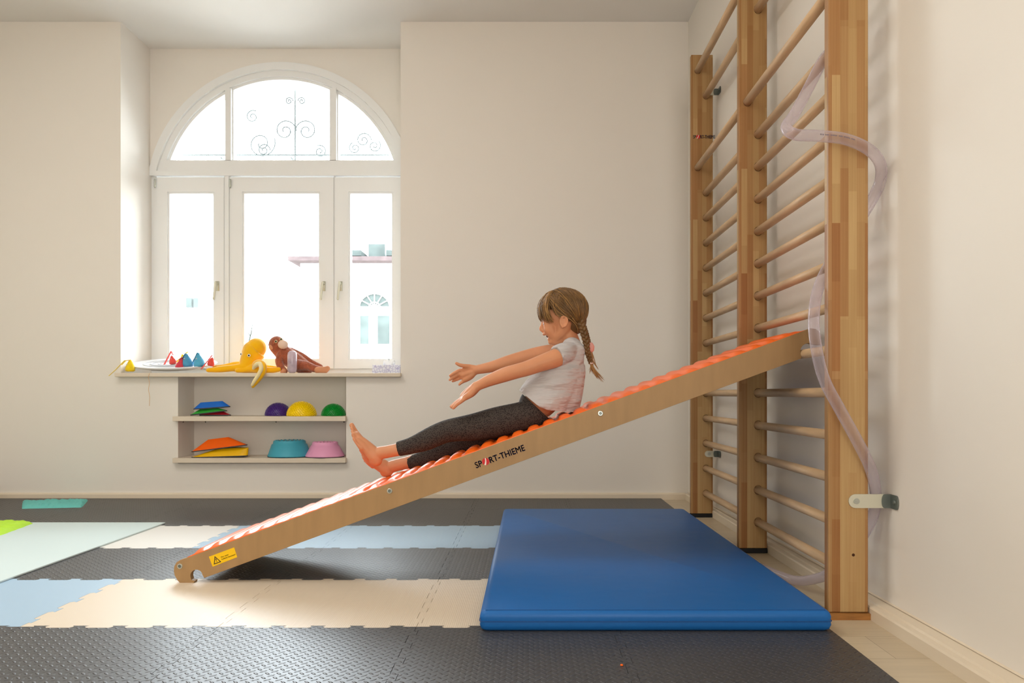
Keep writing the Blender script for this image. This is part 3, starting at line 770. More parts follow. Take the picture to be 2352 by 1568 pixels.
def plastic(name, c, rough=.38): return mat(name, c, rough, .45)
def rim_mat(): return M_rimm
M_rimm = mat('grey_rubber_rim', srgb(62, 64, 68), .7)
def stone(lab, px0, px1, zb, hgt, colr, tilt=0, tx=.40, tw=.45, y=5.35, roll=0):
    """stepping stone: rounded triangle base rising to a small top with a stepped back slope, grey rubber rim"""
    x0 = (px0 - VX) / F * y; x1 = (px1 - VX) / F * y; wdt = x1 - x0; cx = (x0 + x1) / 2; m_ = plastic('stone_plastic', colr)
    e = empty('stepping_stone', (cx, y, zb), lab, 'stepping stone', None)
    def tri(sc, cxo, cyo, z, n=8):
        out = []; rr = .26
        base = [(-.5, -.42), (.5, -.34), (.02, .5)]
        for k in range(3):
            a = Vector(base[k]); p = Vector(base[k - 1]); q = Vector(base[(k + 1) % 3])
            d0 = (p - a).normalized() * rr; d1 = (q - a).normalized() * rr
            for i in range(n):
                t = i / (n - 1); v = (a + d0) * (1 - t) ** 2 + a * 2 * t * (1 - t) + (a + d1) * t * t
                out.append((v.x * sc * wdt * 1.12 + cxo, v.y * sc * wdt * .62 + cyo, z))
        return out
    bm = bmesh.new(); prev = None
    lv = [(1.0, 0, .006)]
    for k in range(1, 9):                                # ribbed flank
        t = k / 8; s = 1 - t * (1 - tw); lv.append((s + .018, t * (tx - .5) * wdt * .5, .006 + (hgt - .006) * (t - .04))); lv.append((s, t * (tx - .5) * wdt * .5, .006 + (hgt - .006) * t))
    for s, dx, z in lv:
        rg = [bm.verts.new(v) for v in tri(s, dx, 0, z)]
        if prev:
            for k in range(len(rg)): bm.faces.new((prev[k], prev[(k + 1) % len(rg)], rg[(k + 1) % len(rg)], rg[k]))
        else: bm.faces.new(rg[::-1])
        prev = rg
    bm.faces.new(prev); b_ = obj('body', bm, m_); b_.parent = e
    bm = bmesh.new(); q = tri(1.01, 0, 0, 0); prism(bm, q, (0, 0, .007)); r_ = obj('rubber_rim', bm, M_rimm); r_.parent = e
    e.rotation_euler = (0, R(tilt), R(roll)); return e
zt = shelf_top
stone('red stepping stone at the bottom of the stack of three on the upper shelf', 462, 537, zt + .002, .034, srgb(206, 34, 52), y=5.36)
stone('green stepping stone leaning in the middle of the stack on the upper shelf', 442, 530, zt + .018, .036, srgb(62, 186, 70), tilt=-7, y=5.35)
stone('blue stepping stone on top of the stack on the upper shelf', 449, 537, zt + .052, .046, srgb(24, 108, 208), tilt=-4, tx=.45, tw=.6, y=5.345)
stone('yellow stepping stone under the orange one on the lower shelf', 447, 581, low_top + .002, .058, srgb(246, 190, 0), tilt=-1.5, tx=.9, tw=.55, y=5.34)
stone('orange stepping stone tilted on the yellow one on the lower shelf', 447, 580, low_top + .058, .072, srgb(255, 104, 8), tilt=-7, tx=.42, tw=.38, y=5.345)

def dome(lab, px, rpx, colr, y):
    x = (px - VX) / F * y; r = rpx / F * y; e = empty('spiky_half_ball', (x, y, shelf_top), lab, 'balance ball'); m_ = plastic('rubber_' + lab.split()[0], colr, .35)
    bm = bmesh.new(); prof = [(r, 0), (r * 1.0, .006)] + [(r * math.cos(R(a)), r * math.sin(R(a)) * .98 + .002) for a in range(5, 90, 5)] + [(r * .02, r)]
    lathe(bm, prof, seg=40); b_ = obj('dome', bm, m_, smooth=True); b_.parent = e
    bm = bmesh.new(); n = 380
    for i in range(n):
        zz = (i + .5) / n; a = i * 2.399963; q = math.sqrt(1 - zz * zz); d = Vector((q * math.cos(a), q * math.sin(a), zz))
        if zz < .03: continue
        c = d * r; t1 = d.orthogonal().normalized() * .0040; t2 = d.cross(t1).normalized() * .0040
        b4 = [bm.verts.new(c + t1 * math.cos(k) + t2 * math.sin(k)) for k in (0, 1.57, 3.14, 4.71)]; tp = bm.verts.new(c + d * .0085)
        for k in range(4): bm.faces.new((b4[k], b4[(k + 1) % 4], tp))
    s = obj('spikes', bm, m_); s.parent = e; s['kind'] = 'stuff'; return e
dome('purple spiky half ball leftmost on the upper shelf', 639, 28, srgb(74, 44, 128), 5.39)
dome('yellow spiky half ball in the middle of the upper shelf', 693, 32, srgb(250, 214, 0), 5.33)
dome('green spiky half ball at the right end of the upper shelf', 766, 26, srgb(0, 140, 46), 5.36)

def pod(lab, p0, p1, t0, t1, hpx, colr, y):
    x = ((p0 + p1) / 2 - VX) / F * y; rb = (p1 - p0) / 2 / F * y; rt = (t1 - t0) / 2 / F * y; h = hpx / F * y
    e = empty('stepping_pod', (x, y, low_top), lab, 'stepping pod'); m_ = plastic('pod_' + lab.split()[0], colr, .45)
    bm = bmesh.new(); lathe(bm, [(rb, .004), (rb + .002, .010), (rb * .985, .016), (rt * 1.10, h * .78), (rt * 1.03, h * .80), (rt, h * .97), (rt * .97, h), (rt * .5, h), (0.001, h)], seg=48); b_ = obj('cone_body', bm, m_, smooth=True); bevel = b_; b_.parent = e
    bm = bmesh.new()
    for i in range(20):
        a = 2 * math.pi * i / 20; ball(bm, (rt * .86 * math.cos(a), rt * .86 * math.sin(a), h), .006, 8, (1, 1, .7))
    for i in range(11):
        a = 2 * math.pi * i / 11; ball(bm, (rt * .5 * math.cos(a), rt * .5 * math.sin(a), h), .006, 8, (1, 1, .7))
    k_ = obj('grip_knobs', bm, m_, smooth=True); k_.parent = e; k_['kind'] = 'stuff'
    bm = bmesh.new(); lathe(bm, [(rb, 0), (rb + .001, .004), (rb - .01, .004)], seg=48); r_ = obj('rubber_rim', bm, M_rimm); r_.parent = e
pod('teal stepping pod on the lower shelf left of the pink one', 617, 713, 634, 705, 37, srgb(72, 168, 190), 5.34)
pod('pink stepping pod on the lower shelf beside the teal one', 703, 790, 718, 775, 34, srgb(236, 164, 200), 5.32)

# ------------------------------------------------------------------ things on the window sill
ZS = SILL_T
def sx(px, y): return (px - VX) / F * y
# white balance board leaning slightly on the sill
yb_ = 5.345; rr = 1.0
e = empty('balance_disc', (sx(392, yb_), yb_, ZS), 'white round balance board lying at the left end of the sill', 'balance board')
bm = bmesh.new(); a_ = 99 / F * yb_; lathe(bm, [(a_ * .5, 0), (a_ * .62, .004), (a_ * .97, .030), (a_, .036), (a_ * .99, .040), (a_ * .96, .039), (a_ * .82, .037), (a_ * .80, .0365), (a_ * .3, .034), (.001, .034)], seg=56)
M_wp = mat('white_plastic', srgb(244, 246, 250), .3, .5)
for v in bm.verts: v.co.y *= .62
d_ = obj('disc', bm, M_wp, smooth=True); d_.parent = e
bm = bmesh.new()
for k in range(3):
    q = a_ * (.35 + .17 * k); tube(bm, [(q * math.cos(t * math.pi / 18), q * .62 * math.sin(t * math.pi / 18), .0375) for t in range(37)], .0024, 6)
d2 = obj('ring_groove', bm, mat('pale_groove', srgb(214, 218, 226), .5), smooth=True); d2.parent = e
e.rotation_euler = (R(13), 0, 0); e.location.z += .036; e.location.y = 5.40
# felt birds: cone shaped beanbags with folded ribbon tails
def bird(lab, px, ybase, rpx, colr, y, tail, tailcol=None, lean=0, zoff=0):
    rpx *= 1.3; tail = [(a * 1.2, b * 1.25) for a, b in tail]; x = sx(px, y); r = rpx / F * y; z = CAMZ - (ybase - HY) / F * y
    e = empty('felt_bird', (x, y, z), lab, 'beanbag', 'felt beanbag birds on the sill'); m_ = mat('felt', colr, .95, .1, sheen=.3, noise=(60, .06)); m2 = m_ if tailcol is None else mat('ribbon', tailcol, .8, .2)
    bm = bmesh.new(); lathe(bm, [(r * .7, 0), (r, r * .22), (r * 1.02, r * .6), (r * .82, r * 1.3), (r * .5, r * 2.0), (r * .22, r * 2.5), (.001, r * 2.65)], seg=20)
    bm.transform(Matrix.Rotation(R(lean), 4, 'Y')); b_ = obj('body', bm, m_, smooth=True); b_.parent = e
    bm = bmesh.new(); w_ = r * .42
    pts = [(tx_ / F * y, -tz / F * y) for tx_, tz in tail]
    for i in range(len(pts) - 1):
        (ax, az), (bx, bz) = pts[i], pts[i + 1]; yo = .002 * i; d = Vector((bz - az, -(bx - ax))); d = d.normalized() * .0012
        prism(bm, [(ax - d.x, yo - w_, az - d.y), (bx - d.x, yo - w_, bz - d.y), (bx + d.x, yo - w_, bz + d.y), (ax + d.x, yo - w_, az + d.y)], (0, w_ * 2, 0))
    t_ = obj('ribbon_tail', bm, m2); t_.parent = e
    bm = bmesh.new(); ball(bm, (-r * .35, -r * .72, r * 1.55), r * .13, 10); ey = obj('eye', bm, M_wp, smooth=True); ey.parent = e
    bm = bmesh.new(); ball(bm, (-r * .35, -r * .84, r * 1.55), r * .06, 8); pu = obj('pupil', bm, M_black, smooth=True); pu.parent = ey
YEL, REDC, BLU = srgb(250, 214, 30), srgb(232, 84, 74), srgb(92, 178, 214)
bird('yellow felt beanbag bird hanging its ribbon over the left end of the sill', 299, 853, 8, YEL, 5.25, [(0, -21), (-10, -20), (-26, -4), (-40, 8)])
bird('red felt beanbag bird, leftmost on the white disc', 398, 836, 6, REDC, 5.36, [(0, -16), (-4, -24), (-16, -2), (-20, 4)], lean=-12)
bird('red and white felt beanbag bird in front on the white disc', 412, 848, 7.5, srgb(214, 70, 84), 5.28, [(0, -17), (6, -22), (-5, -6), (-7, 1)], lean=12)
bird('yellow felt beanbag bird behind the two red ones', 424, 834, 6.5, YEL, 5.40, [(0, -17), (6, -21), (-12, -6), (-22, 4)], lean=-15)
bird('blue felt beanbag bird left of the other blue one on the white disc', 431, 842, 9, srgb(86, 160, 200), 5.30, [(0, -22), (-4, -24), (-14, -8), (-20, 0)], lean=-6)
bird('blue felt beanbag bird with a folded ribbon, right of the other blue one', 459, 843, 9.5, BLU, 5.30, [(0, -24), (-4, -27), (-16, -3), (-24, -10)], lean=-8)
bird('red felt beanbag bird at the right edge of the white disc', 483, 840, 6, REDC, 5.28, [(0, -16), (4, -20), (-12, -1), (-18, 6)], lean=14)
# orange thread hanging below the sill
bm = bmesh.new(); tube(bm, [P(a, b, 5.183) for a, b in ((343, 857), (341, 866), (343, 880), (341, 895), (344, 912), (343, 932))], .0014, 6)
tag(obj('thread', bm, mat('orange_thread', srgb(220, 172, 110), .9)), 'thin orange thread hanging down from the window sill', 'thread')

# yellow plush octopus
M_oct = mat('yellow_plush', srgb(255, 192, 12), .95, .15, sheen=.6, bump=(160, .35, .003)); M_cream = mat('cream_plush', srgb(250, 232, 176), .95, .15, sheen=.5, bump=(160, .3, .003))
oc = empty('plush_octopus', P(575, 857, 5.34), 'yellow plush octopus sitting in the middle of the window sill', 'soft toy')
def pr(px, py, y, rpx): p = P(px, py, y); return (p.x, p.y, p.z, rpx / F * y)
bm = bmesh.new()
stube(bm, [pr(593, 798, 5.36, 18), pr(588, 802, 5.36, 25), pr(582, 810, 5.355, 26), pr(574, 824, 5.35, 21), pr(568, 840, 5.345, 18), pr(570, 849, 5.34, 15)], 5, seg=20, round_ends=True)
ball(bm, P(589, 799, 5.36), 23.5 / F * 5.3, 18, (1, .95, 1))
def arm(pts): stube(bm, [pr(*p) for p in pts], 5, seg=14, round_ends=True)
arm([(566, 842, 5.32, 10), (535, 845, 5.30, 8), (505, 848, 5.28, 7.5), (478, 850, 5.27, 5)])
arm([(562, 838, 5.40, 9), (540, 836, 5.42, 6), (515, 841, 5.43, 5), (492, 843, 5.43, 4)])
arm([(580, 846, 5.31, 10), (560, 850, 5.30, 6), (545, 851, 5.28, 5)])
arm([(580, 848, 5.31, 9), (600, 850, 5.28, 8), (625, 850, 5.28, 7), (641, 848, 5.28, 5.5)])
arm([(585, 842, 5.38, 9), (610, 844, 5.36, 7), (640, 846, 5.36, 5)])
arm([(580, 845, 5.38, 9), (565, 848, 5.42, 7), (540, 849, 5.46, 5)])
arm([(590, 846, 5.30, 8), (587, 838, 5.26, 8), (594, 833, 5.22, 8), (604, 838, 5.185, 7.5), (605, 850, 5.17, 7), (600, 862, 5.165, 6.5), (590, 875, 5.165, 6), (581, 887, 5.165, 4.2)])
adopt(oc, blob('body', bm, M_oct, .0045, 4))
bm = bmesh.new(); stube(bm, [pr(582, 846, 5.22, 3), pr(588, 838, 5.195, 5), pr(597, 835, 5.175, 5), pr(600, 846, 5.15, 5), pr(594, 860, 5.145, 4.6), pr(585, 874, 5.146, 4.2), pr(579, 884, 5.15, 3)], 5, seg=10, round_ends=True)
adopt(oc, obj('cream_underside', bm, M_cream, smooth=True))
for px, y in ((572, 5.278), (556, 5.315)):
    p = P(px, 816 if px == 572 else 813, y); bm = bmesh.new(); ball(bm, p, .0105, 14, (1, .55, 1) if px == 572 else (.5, 1, 1)); ey = obj('eye', bm, M_wp, smooth=True)
    bm = bmesh.new(); ball(bm, p + Vector((0 if px == 572 else -.005, -.0042 if px == 572 else -.004, 0)), .006, 12, (1, .6, 1)); pu = obj('pupil', bm, M_black, smooth=True)
    adopt(oc, ey); pu.parent = ey; 
# brown plush orangutan
M_ape = mat('rust_plush', srgb(166, 88, 58), .95, .15, sheen=.5, noise=(45, .22), bump=(110, .9, .008)); M_skin_t = mat('tan_plush', srgb(214, 150, 112), .9, .15)
ap = empty('plush_ape', P(690, 857, 5.36), 'brown plush ape slumped on the sill right of the yellow octopus', 'soft toy')
bm = bmesh.new()
ball(bm, P(636, 792, 5.35), 21 / F * 5.35, 16, (.9, .9, 1)); stube(bm, [pr(636, 795, 5.36, 18), pr(650, 810, 5.37, 19), pr(668, 824, 5.37, 21), pr(690, 838, 5.37, 19), pr(705, 846, 5.36, 14)], 5, seg=16, round_ends=True)
stube(bm, [pr(648, 808, 5.33, 9), pr(641, 828, 5.31, 9), pr(646, 843, 5.30, 8), pr(655, 852, 5.28, 6)], 5, seg=12, round_ends=True)
stube(bm, [pr(668, 806, 5.40, 9), pr(694, 818, 5.42, 8), pr(715, 832, 5.42, 7), pr(736, 842, 5.42, 6)], 5, seg=12, round_ends=True)
stube(bm, [pr(685, 838, 5.32, 13), pr(705, 840, 5.30, 11), pr(722, 846, 5.28, 9), pr(738, 849, 5.27, 8)], 5, seg=12, round_ends=True)
adopt(ap, blob('body', bm, M_ape, .0045, 3))
bm = bmesh.new(); ball(bm, P(650, 791, 5.305), 12 / F * 5.3, 16, (1, .75, .85)); adopt(ap, obj('muzzle', bm, mat('pale_muzzle', srgb(238, 206, 184), .8), smooth=True))
bm = bmesh.new(); ball(bm, P(623, 797, 5.305), 6 / F * 5.3, 12, (1, .5, 1)); adopt(ap, obj('ear', bm, M_skin_t, smooth=True))
for px, py in ((736, 851), (748, 852)):
    pass
bm = bmesh.new(); stube(bm, [pr(730, 850, 5.25, 8), pr(744, 850, 5.245, 8.5), pr(752, 846, 5.245, 6)], 4, seg=14, round_ends=True); adopt(ap, obj('foot', bm, M_skin_t, smooth=True))
bm = bmesh.new(); stube(bm, [pr(652, 852, 5.27, 6), pr(648, 854, 5.26, 4)], 4, seg=12, round_ends=True); adopt(ap, obj('hand', bm, M_skin_t, smooth=True))
for px, py, y in ((634, 784, 5.292), (646, 779, 5.30)):
    p = P(px, py, y); bm = bmesh.new(); ball(bm, p, .0105, 14, (1, .6, 1)); ey = obj('eye', bm, mat('amber_eye', srgb(220, 206, 160), .3), smooth=True)
    bm = bmesh.new(); ball(bm, p + Vector((0, -.0045, 0)), .006, 12, (1, .5, 1)); pu = obj('pupil', bm, M_black, smooth=True); adopt(ap, ey); pu.parent = ey
# clear glitter tube standing in front of the ape
M_gt = mat('glitter_tube', srgb(232, 214, 226), .12, .6, trans=.35, noise=(18, .25)); 
p = P(671, 857, 5.225); e = empty('sensory_bottle', (p.x, p.y, ZS), 'pinkish clear sensory bottle standing in front of the brown plush ape', 'sensory bottle')
bm = bmesh.new(); k = F / 5.225; lathe(bm, [(5 / k, 0), (9.5 / k, 3 / k), (10.8 / k, 9 / k), (10.8 / k, 40 / k), (9.5 / k, 47 / k), (6 / k, 50.5 / k), (.001, 51 / k)], seg=28)
b_ = obj('bottle', bm, M_gt, smooth=True); b_.parent = e
bm = bmesh.new(); lathe(bm, [(7 / k, 4 / k), (8.2 / k, 9 / k), (8.2 / k, 30 / k), (.001, 30 / k)], seg=20); c_ = obj('coloured_liquid', bm, mat('pink_blue_liquid', srgb(226, 160, 190), .3, noise=(25, .3)), smooth=True); c_.parent = e
# tissue box
M_tb = mat('tissue_box_card', srgb(206, 206, 228), .7); t = NT(M_tb); vn = t.n('ShaderNodeTexVoronoi'); vn.inputs['Scale'].default_value = 55; vn.feature = 'DISTANCE_TO_EDGE'
tc = t.n('ShaderNodeTexCoord'); t.l(tc.outputs['Object'], vn.inputs['Vector']); rp_ = t.n('ShaderNodeValToRGB'); rp_.color_ramp.elements[0].color = srgb(176, 172, 212); rp_.color_ramp.elements[1].color = srgb(226, 228, 240); rp_.color_ramp.elements[1].position = .12
t.l(vn.outputs['Distance'], rp_.inputs[0]); t.l(rp_.outputs[0], t.b.inputs['Base Color'])
x0, x1 = sx(855, 5.36), sx(919, 5.36); e = empty('tissue_box', ((x0 + x1) / 2, 5.42, ZS), 'lilac patterned tissue box at the right end of the window sill', 'tissue box')
b_ = bxo('box', x0, x1, 5.36, 5.48, ZS, P(0, 838, 5.36).z, M_tb, bev=.002); adopt(e, b_)
bm = bmesh.new(); cx = sx(893, 5.42)
n = 18; zb = P(0, 838, 5.36).z; rings = []
for j, (q, h) in enumerate(((.030, -.002), (.036, .012), (.032, .026), (.012, .036))):
    rings.append([bm.verts.new((cx + q * (1 + .35 * math.sin(5 * a_ + j)) * math.cos(a_), 5.42 + q * .6 * math.sin(a_), zb + h + .012 * math.sin(3 * a_ + j) * (j > 0))) for a_ in [2 * math.pi * i / n for i in range(n)]])
for a_, b2 in zip(rings, rings[1:]):
    for k_ in range(n): bm.faces.new((a_[k_], a_[(k_ + 1) % n], b2[(k_ + 1) % n], b2[k_]))
bm.faces.new(rings[-1]); adopt(e, obj('tissue', bm, mat('tissue_paper', srgb(250, 250, 250), .9), smooth=True))

# ------------------------------------------------------------------ flat things on the floor, left
e = bxo('exercise_mat', -3.55, -1.958, 2.55, 4.185, TH + .0005, TH + .0085, mat('pale_green_mat', srgb(206, 220, 218), .7, .3, bump=(90, .1, .001)), bev=.002)
tag(e, 'thin pale grey green exercise mat at the left edge of the floor', 'exercise mat')
def lumpy(name, outline, z0, th, m_, nx, ny, amp, lab, cat, seed=1):
    """outline: four corners; soft cushion of rounded bumps"""
    random.seed(seed); c = [Vector(v) for v in outline]; bm = bmesh.new(); g_ = []
    for j in range(ny + 1):
        row = []
        for i in range(nx + 1):
            u, v = i / nx, j / ny; p = (c[0] * (1 - u) + c[1] * u) * (1 - v) + (c[3] * (1 - u) + c[2] * u) * v
            edge_ = min(u * nx, (1 - u) * nx, v * ny, (1 - v) * ny); ed = min(1, edge_ / 1.5)
            w_ = .5 * (amp) * random.uniform(-1, 1)
            row.append(bm.verts.new((p.x + random.uniform(-1, 1) * .003, p.y + random.uniform(-1, 1) * .003, z0 + th * math.sqrt(ed) + w_ * ed)))
        g_.append(row)
    for j in range(ny):
        for i in range(nx): bm.faces.new((g_[j][i], g_[j][i + 1], g_[j + 1][i + 1], g_[j + 1][i]))
    o = obj(name, bm, m_, smooth=True, keep=True); s = o.modifiers.new('sub', 'SUBSURF'); s.levels = 1; s.render_levels = 1
    tag(o, lab, cat); return o
a = [P(50, 1168, 4.735), P(188, 1165, 4.79), P(203, 1149, 5.13), P(52, 1152, 5.06)]
lumpy('massage_strip', [(v.x, v.y) for v in a], TH, .016, mat('turquoise_foam', srgb(112, 206, 200), .8, bump=(120, .6, .004)), 40, 12, .018, 'turquoise knobbly strip lying near the back wall on the left', 'massage mat', 3)
lumpy('massage_mat', [(-3.3, 3.62), (-2.585, 3.79), (-2.65, 4.15), (-3.3, 4.16)], TH + .0085, .020, mat('lime_foam', srgb(186, 232, 60), .8, bump=(90, .6, .004)), 44, 24, .024, 'lime green knobbly mat at the left edge on the pale mat', 'massage mat', 5)
p = P(0, 1165, 4.75)
bm = bmesh.new(); prism(bm, [(p.x - .14, 4.72, TH), (p.x + .013, 4.72, TH), (p.x + .010, 4.72, TH + .05), (p.x - .008, 4.72, TH + .125), (p.x - .14, 4.72, TH + .125)], (-.05, .05, 0))
tag(obj('dark_foot', bm, M_black), 'dark foot of equipment just entering at the left edge of the photo', 'equipment foot')
bm = bmesh.new(); p = P(1428, 1527, 1.995); ball(bm, (p.x, p.y, TH + .003), .0034, 10, (1.2, 1, .8)); tag(obj('orange_crumb', bm, M_orange), 'tiny orange crumb on the dark foam floor in front of the blue mat', 'crumb')

# ------------------------------------------------------------------ the girl
YG0 = 3.13
M_skin = mat('skin', srgb(204, 142, 104), .5, .35, sss=.15, noise=(14, .05)); M_shirt = mat('grey_jersey', srgb(190, 186, 186), .85, .2, sheen=.2, bump=(8, .9, .045, (.55, 1, 2.6)))
M_leg = mat('speckled_leggings', srgb(78, 72, 68), .8, .25); t = NT(M_leg)
tc = t.n('ShaderNodeTexCoord'); mp = t.n('ShaderNodeMapping'); mp.inputs['Scale'].default_value = (1, 1, 1.7); mp.inputs['Rotation'].default_value = (0, R(-15), 0)
vn = t.n('ShaderNodeTexVoronoi'); vn.inputs['Scale'].default_value = 170; t.l(tc.outputs['Object'], mp.inputs[0]); t.l(mp.outputs[0], vn.inputs['Vector'])
rp_ = t.n('ShaderNodeValToRGB'); rp_.color_ramp.elements[0].color = srgb(30, 26, 26); rp_.color_ramp.elements[0].position = .34; rp_.color_ramp.elements[1].color = srgb(68, 61, 57); rp_.color_ramp.elements[1].position = .46
t.l(vn.outputs['Distance'], rp_.inputs[0]); t.l(rp_.outputs[0], t.b.inputs['Base Color'])
M_hair = mat('dark_blond_hair', srgb(108, 78, 44), .42, .45, noise=(30, .25)); M_hair2 = mat('light_blond_strands', srgb(152, 112, 62), .4, .45); M_lip = mat('lips', srgb(206, 110, 100), .5); M_mouth = mat('open_mouth', srgb(96, 34, 34), .6)
girl = empty('person', (P(1240, 0, YG0).x, YG0, zs(P(1240, 0, YG0).x)), 'girl with braids in grey shirt and speckled leggings sliding down the ramp, arms stretched forward', 'person')
bm = bmesh.new()
def ch(*pts, n=5, seg=14, ends=True): stube(bm, [pr(*p) for p in pts], n, seg=seg, round_ends=ends)
# head
ball(bm, P(1298, 712, YG0), .0835, 28, (1.0, .86, .96)); ball(bm, P(1276, 722, YG0), .067, 24, (.80, .92, 1.0))
for dy in (-.020, .020):
    ch((1262, 733, YG0 + dy * .9, 16), (1263, 748, YG0 + dy, 15), (1268, 762, YG0 + dy * .8, 15), (1275, 772, YG0 + dy * .7, 12))
    ch((1297, 738, YG0 + dy * 1.6, 20), (1292, 756, YG0 + dy * 1.45, 16), (1282, 770, YG0 + dy, 12), (1270, 782, YG0 + dy * .35, 8))
ch((1250, 736, YG0, 7), (1246, 746, YG0, 4.4), (1241.5, 755, YG0, 3.7), (1246, 759.5, YG0, 3.8))            # nose
for dy in (-.0065, .0065): ball(bm, P(1247, 759, YG0 + dy), .0048, 10)
ch((1254, 733, YG0, 8), (1253, 745, YG0, 7.5), (1252.5, 753, YG0, 7.5), (1254, 763, YG0, 7), n=4)
for dy in (-.024, .024): ball(bm, P(1262, 755, YG0 + dy), .026, 16, (.9, .8, 1))
ch((1252, 766, YG0 - .014, 3.4), (1249.5, 766.5, YG0, 4.2), (1252, 766, YG0 + .014, 3.4))               # upper lip
ch((1262, 777.5, YG0 - .012, 3.2), (1260.5, 778, YG0, 4), (1262, 777.5, YG0 + .012, 3.2))              # lower lip
ch((1268, 781, YG0, 9), (1265, 785, YG0, 6.5)); ch((1275, 780, YG0, 14), (1290, 776, YG0, 16))
for dy in (-.072, .072):                                                                                  # ears
    c = P(1295, 738, YG0 + dy); s = -1 if dy < 0 else 1
    tube(bm, [c + Vector((.014 * math.cos(a), s * .007 + s * .003 * math.cos(a), .022 * math.sin(a))) for a in [2 * math.pi * i / 14 for i in range(15)]], .0042, 8)
    ball(bm, c + Vector((-.002, s * .001, 0)), .013, 12, (1, .45, 1.5)); ball(bm, c + Vector((-.004, s * .004, -.021)), .0068, 10)
ch((1300, 760, YG0, 22), (1312, 785, YG0, 20), (1316, 802, YG0, 22))
# torso
for dy in (-.045, .045):
    ch((1316, 806, YG0 + dy, 22), (1304, 838, YG0 + dy, 34), (1280, 880, YG0 + dy, 38), (1250, 915, YG0 + dy, 38), (1232, 934, YG0 + dy, 36), (1226, 946, YG0 + dy, 33), n=5, seg=20)
# arms and hands: near (left) arm
YN_, YF_ = 3.005, 3.255
ch((1300, 812, YN_ + .03, 21), (1277, 822, YN_, 21.5), (1240, 835, YN_ - .015, 19), (1210, 846, YN_ - .02, 17.5), (1188, 852, YN_ - .02, 17), (1160, 860, YN_ - .01, 17), (1125, 873, YN_, 14), (1101, 884, YN_ + .005, 11.5), (1092, 888, YN_ + .006, 11.5), n=5, seg=18)
ch((1095, 888, YN_ + .004, 11), (1082, 900, YN_ + .004, 12), (1068, 911, YN_ + .006, 9)); ch((1092, 886, YN_ + .024, 9), (1076, 899, YN_ + .026, 9.5), (1064, 909, YN_ + .024, 8)); ch((1090, 894, YN_ - .010, 8), (1080, 905, YN_ - .014, 8), (1068, 913, YN_ - .010, 7))
for k, (dy, L, o_) in enumerate(((-.022, .84, 3), (-.006, .96, 1), (.012, 1.0, -1), (.030, .93, -2))):
    y = YN_ + dy; ch((1068 , 911 + o_, y * .5 + (YN_ + .004) * .5, 5.6), (1068 - 11 * L, 919 + o_, y, 4.6), (1068 - 21 * L, 925 + o_, y, 4.3), (1068 - 32 * L, 934 + o_, y, 3.7), n=4, seg=10)
ch((1086, 896, YN_ + .034, 6.5), (1076, 908, YN_ + .048, 5.4), (1066, 917, YN_ + .052, 4.6), (1060, 922, YN_ + .050, 4), n=4, seg=10)     # thumb, on the far side of the palm
# far (right) arm, palm turned to the camera
ch((1300, 806, YF_ - .03, 20), (1274, 808, YF_, 19), (1235, 812, YF_ + .01, 16), (1195, 822, YF_ + .01, 15), (1165, 832, YF_, 15.5), (1130, 842, YF_ - .005, 13), (1100, 848, YF_ - .01, 10.8), (1091, 850, YF_ - .01, 10.5), n=5, seg=18)
ch((1094, 847, YF_ - .012, 8), (1080, 845, YF_ - .012, 8), (1066, 849, YF_ - .012, 6.5)); ch((1092, 852, YF_ - .012, 8), (1078, 856, YF_ - .012, 8.5), (1064, 861, YF_ - .012, 7)); ch((1090, 855, YF_ - .012, 7), (1080, 864, YF_ - .012, 8), (1068, 872, YF_ - .012, 6.5))
ch((1080, 842, YF_ - .016, 6), (1066, 840, YF_ - .026, 5), (1056, 838, YF_ - .032, 4.4), (1048, 834, YF_ - .034, 3.6), n=4, seg=10)       # thumb
ch((1064, 850, YF_ - .012, 5.4), (1054, 851, YF_ - .014, 4.4), (1044, 856, YF_ - .02, 4.1), (1034, 862, YF_ - .026, 3.4), n=4, seg=10)
ch((1062, 857, YF_ - .012, 5.4), (1051, 861, YF_ - .012, 4.4), (1042, 866, YF_ - .018, 4.1), (1033, 872, YF_ - .024, 3.4), n=4, seg=10)
ch((1064, 865, YF_ - .012, 5.2), (1056, 868, YF_ - .002, 4.2), (1047, 872, YF_ - .004, 3.9), (1040, 875, YF_ - .008, 3.3), n=4, seg=10)
ch((1070, 872, YF_ - .012, 5), (1064, 876, YF_ - .010, 4), (1059, 879, YF_ - .014, 3.6), (1055, 883, YF_ - .018, 3), n=4, seg=10)
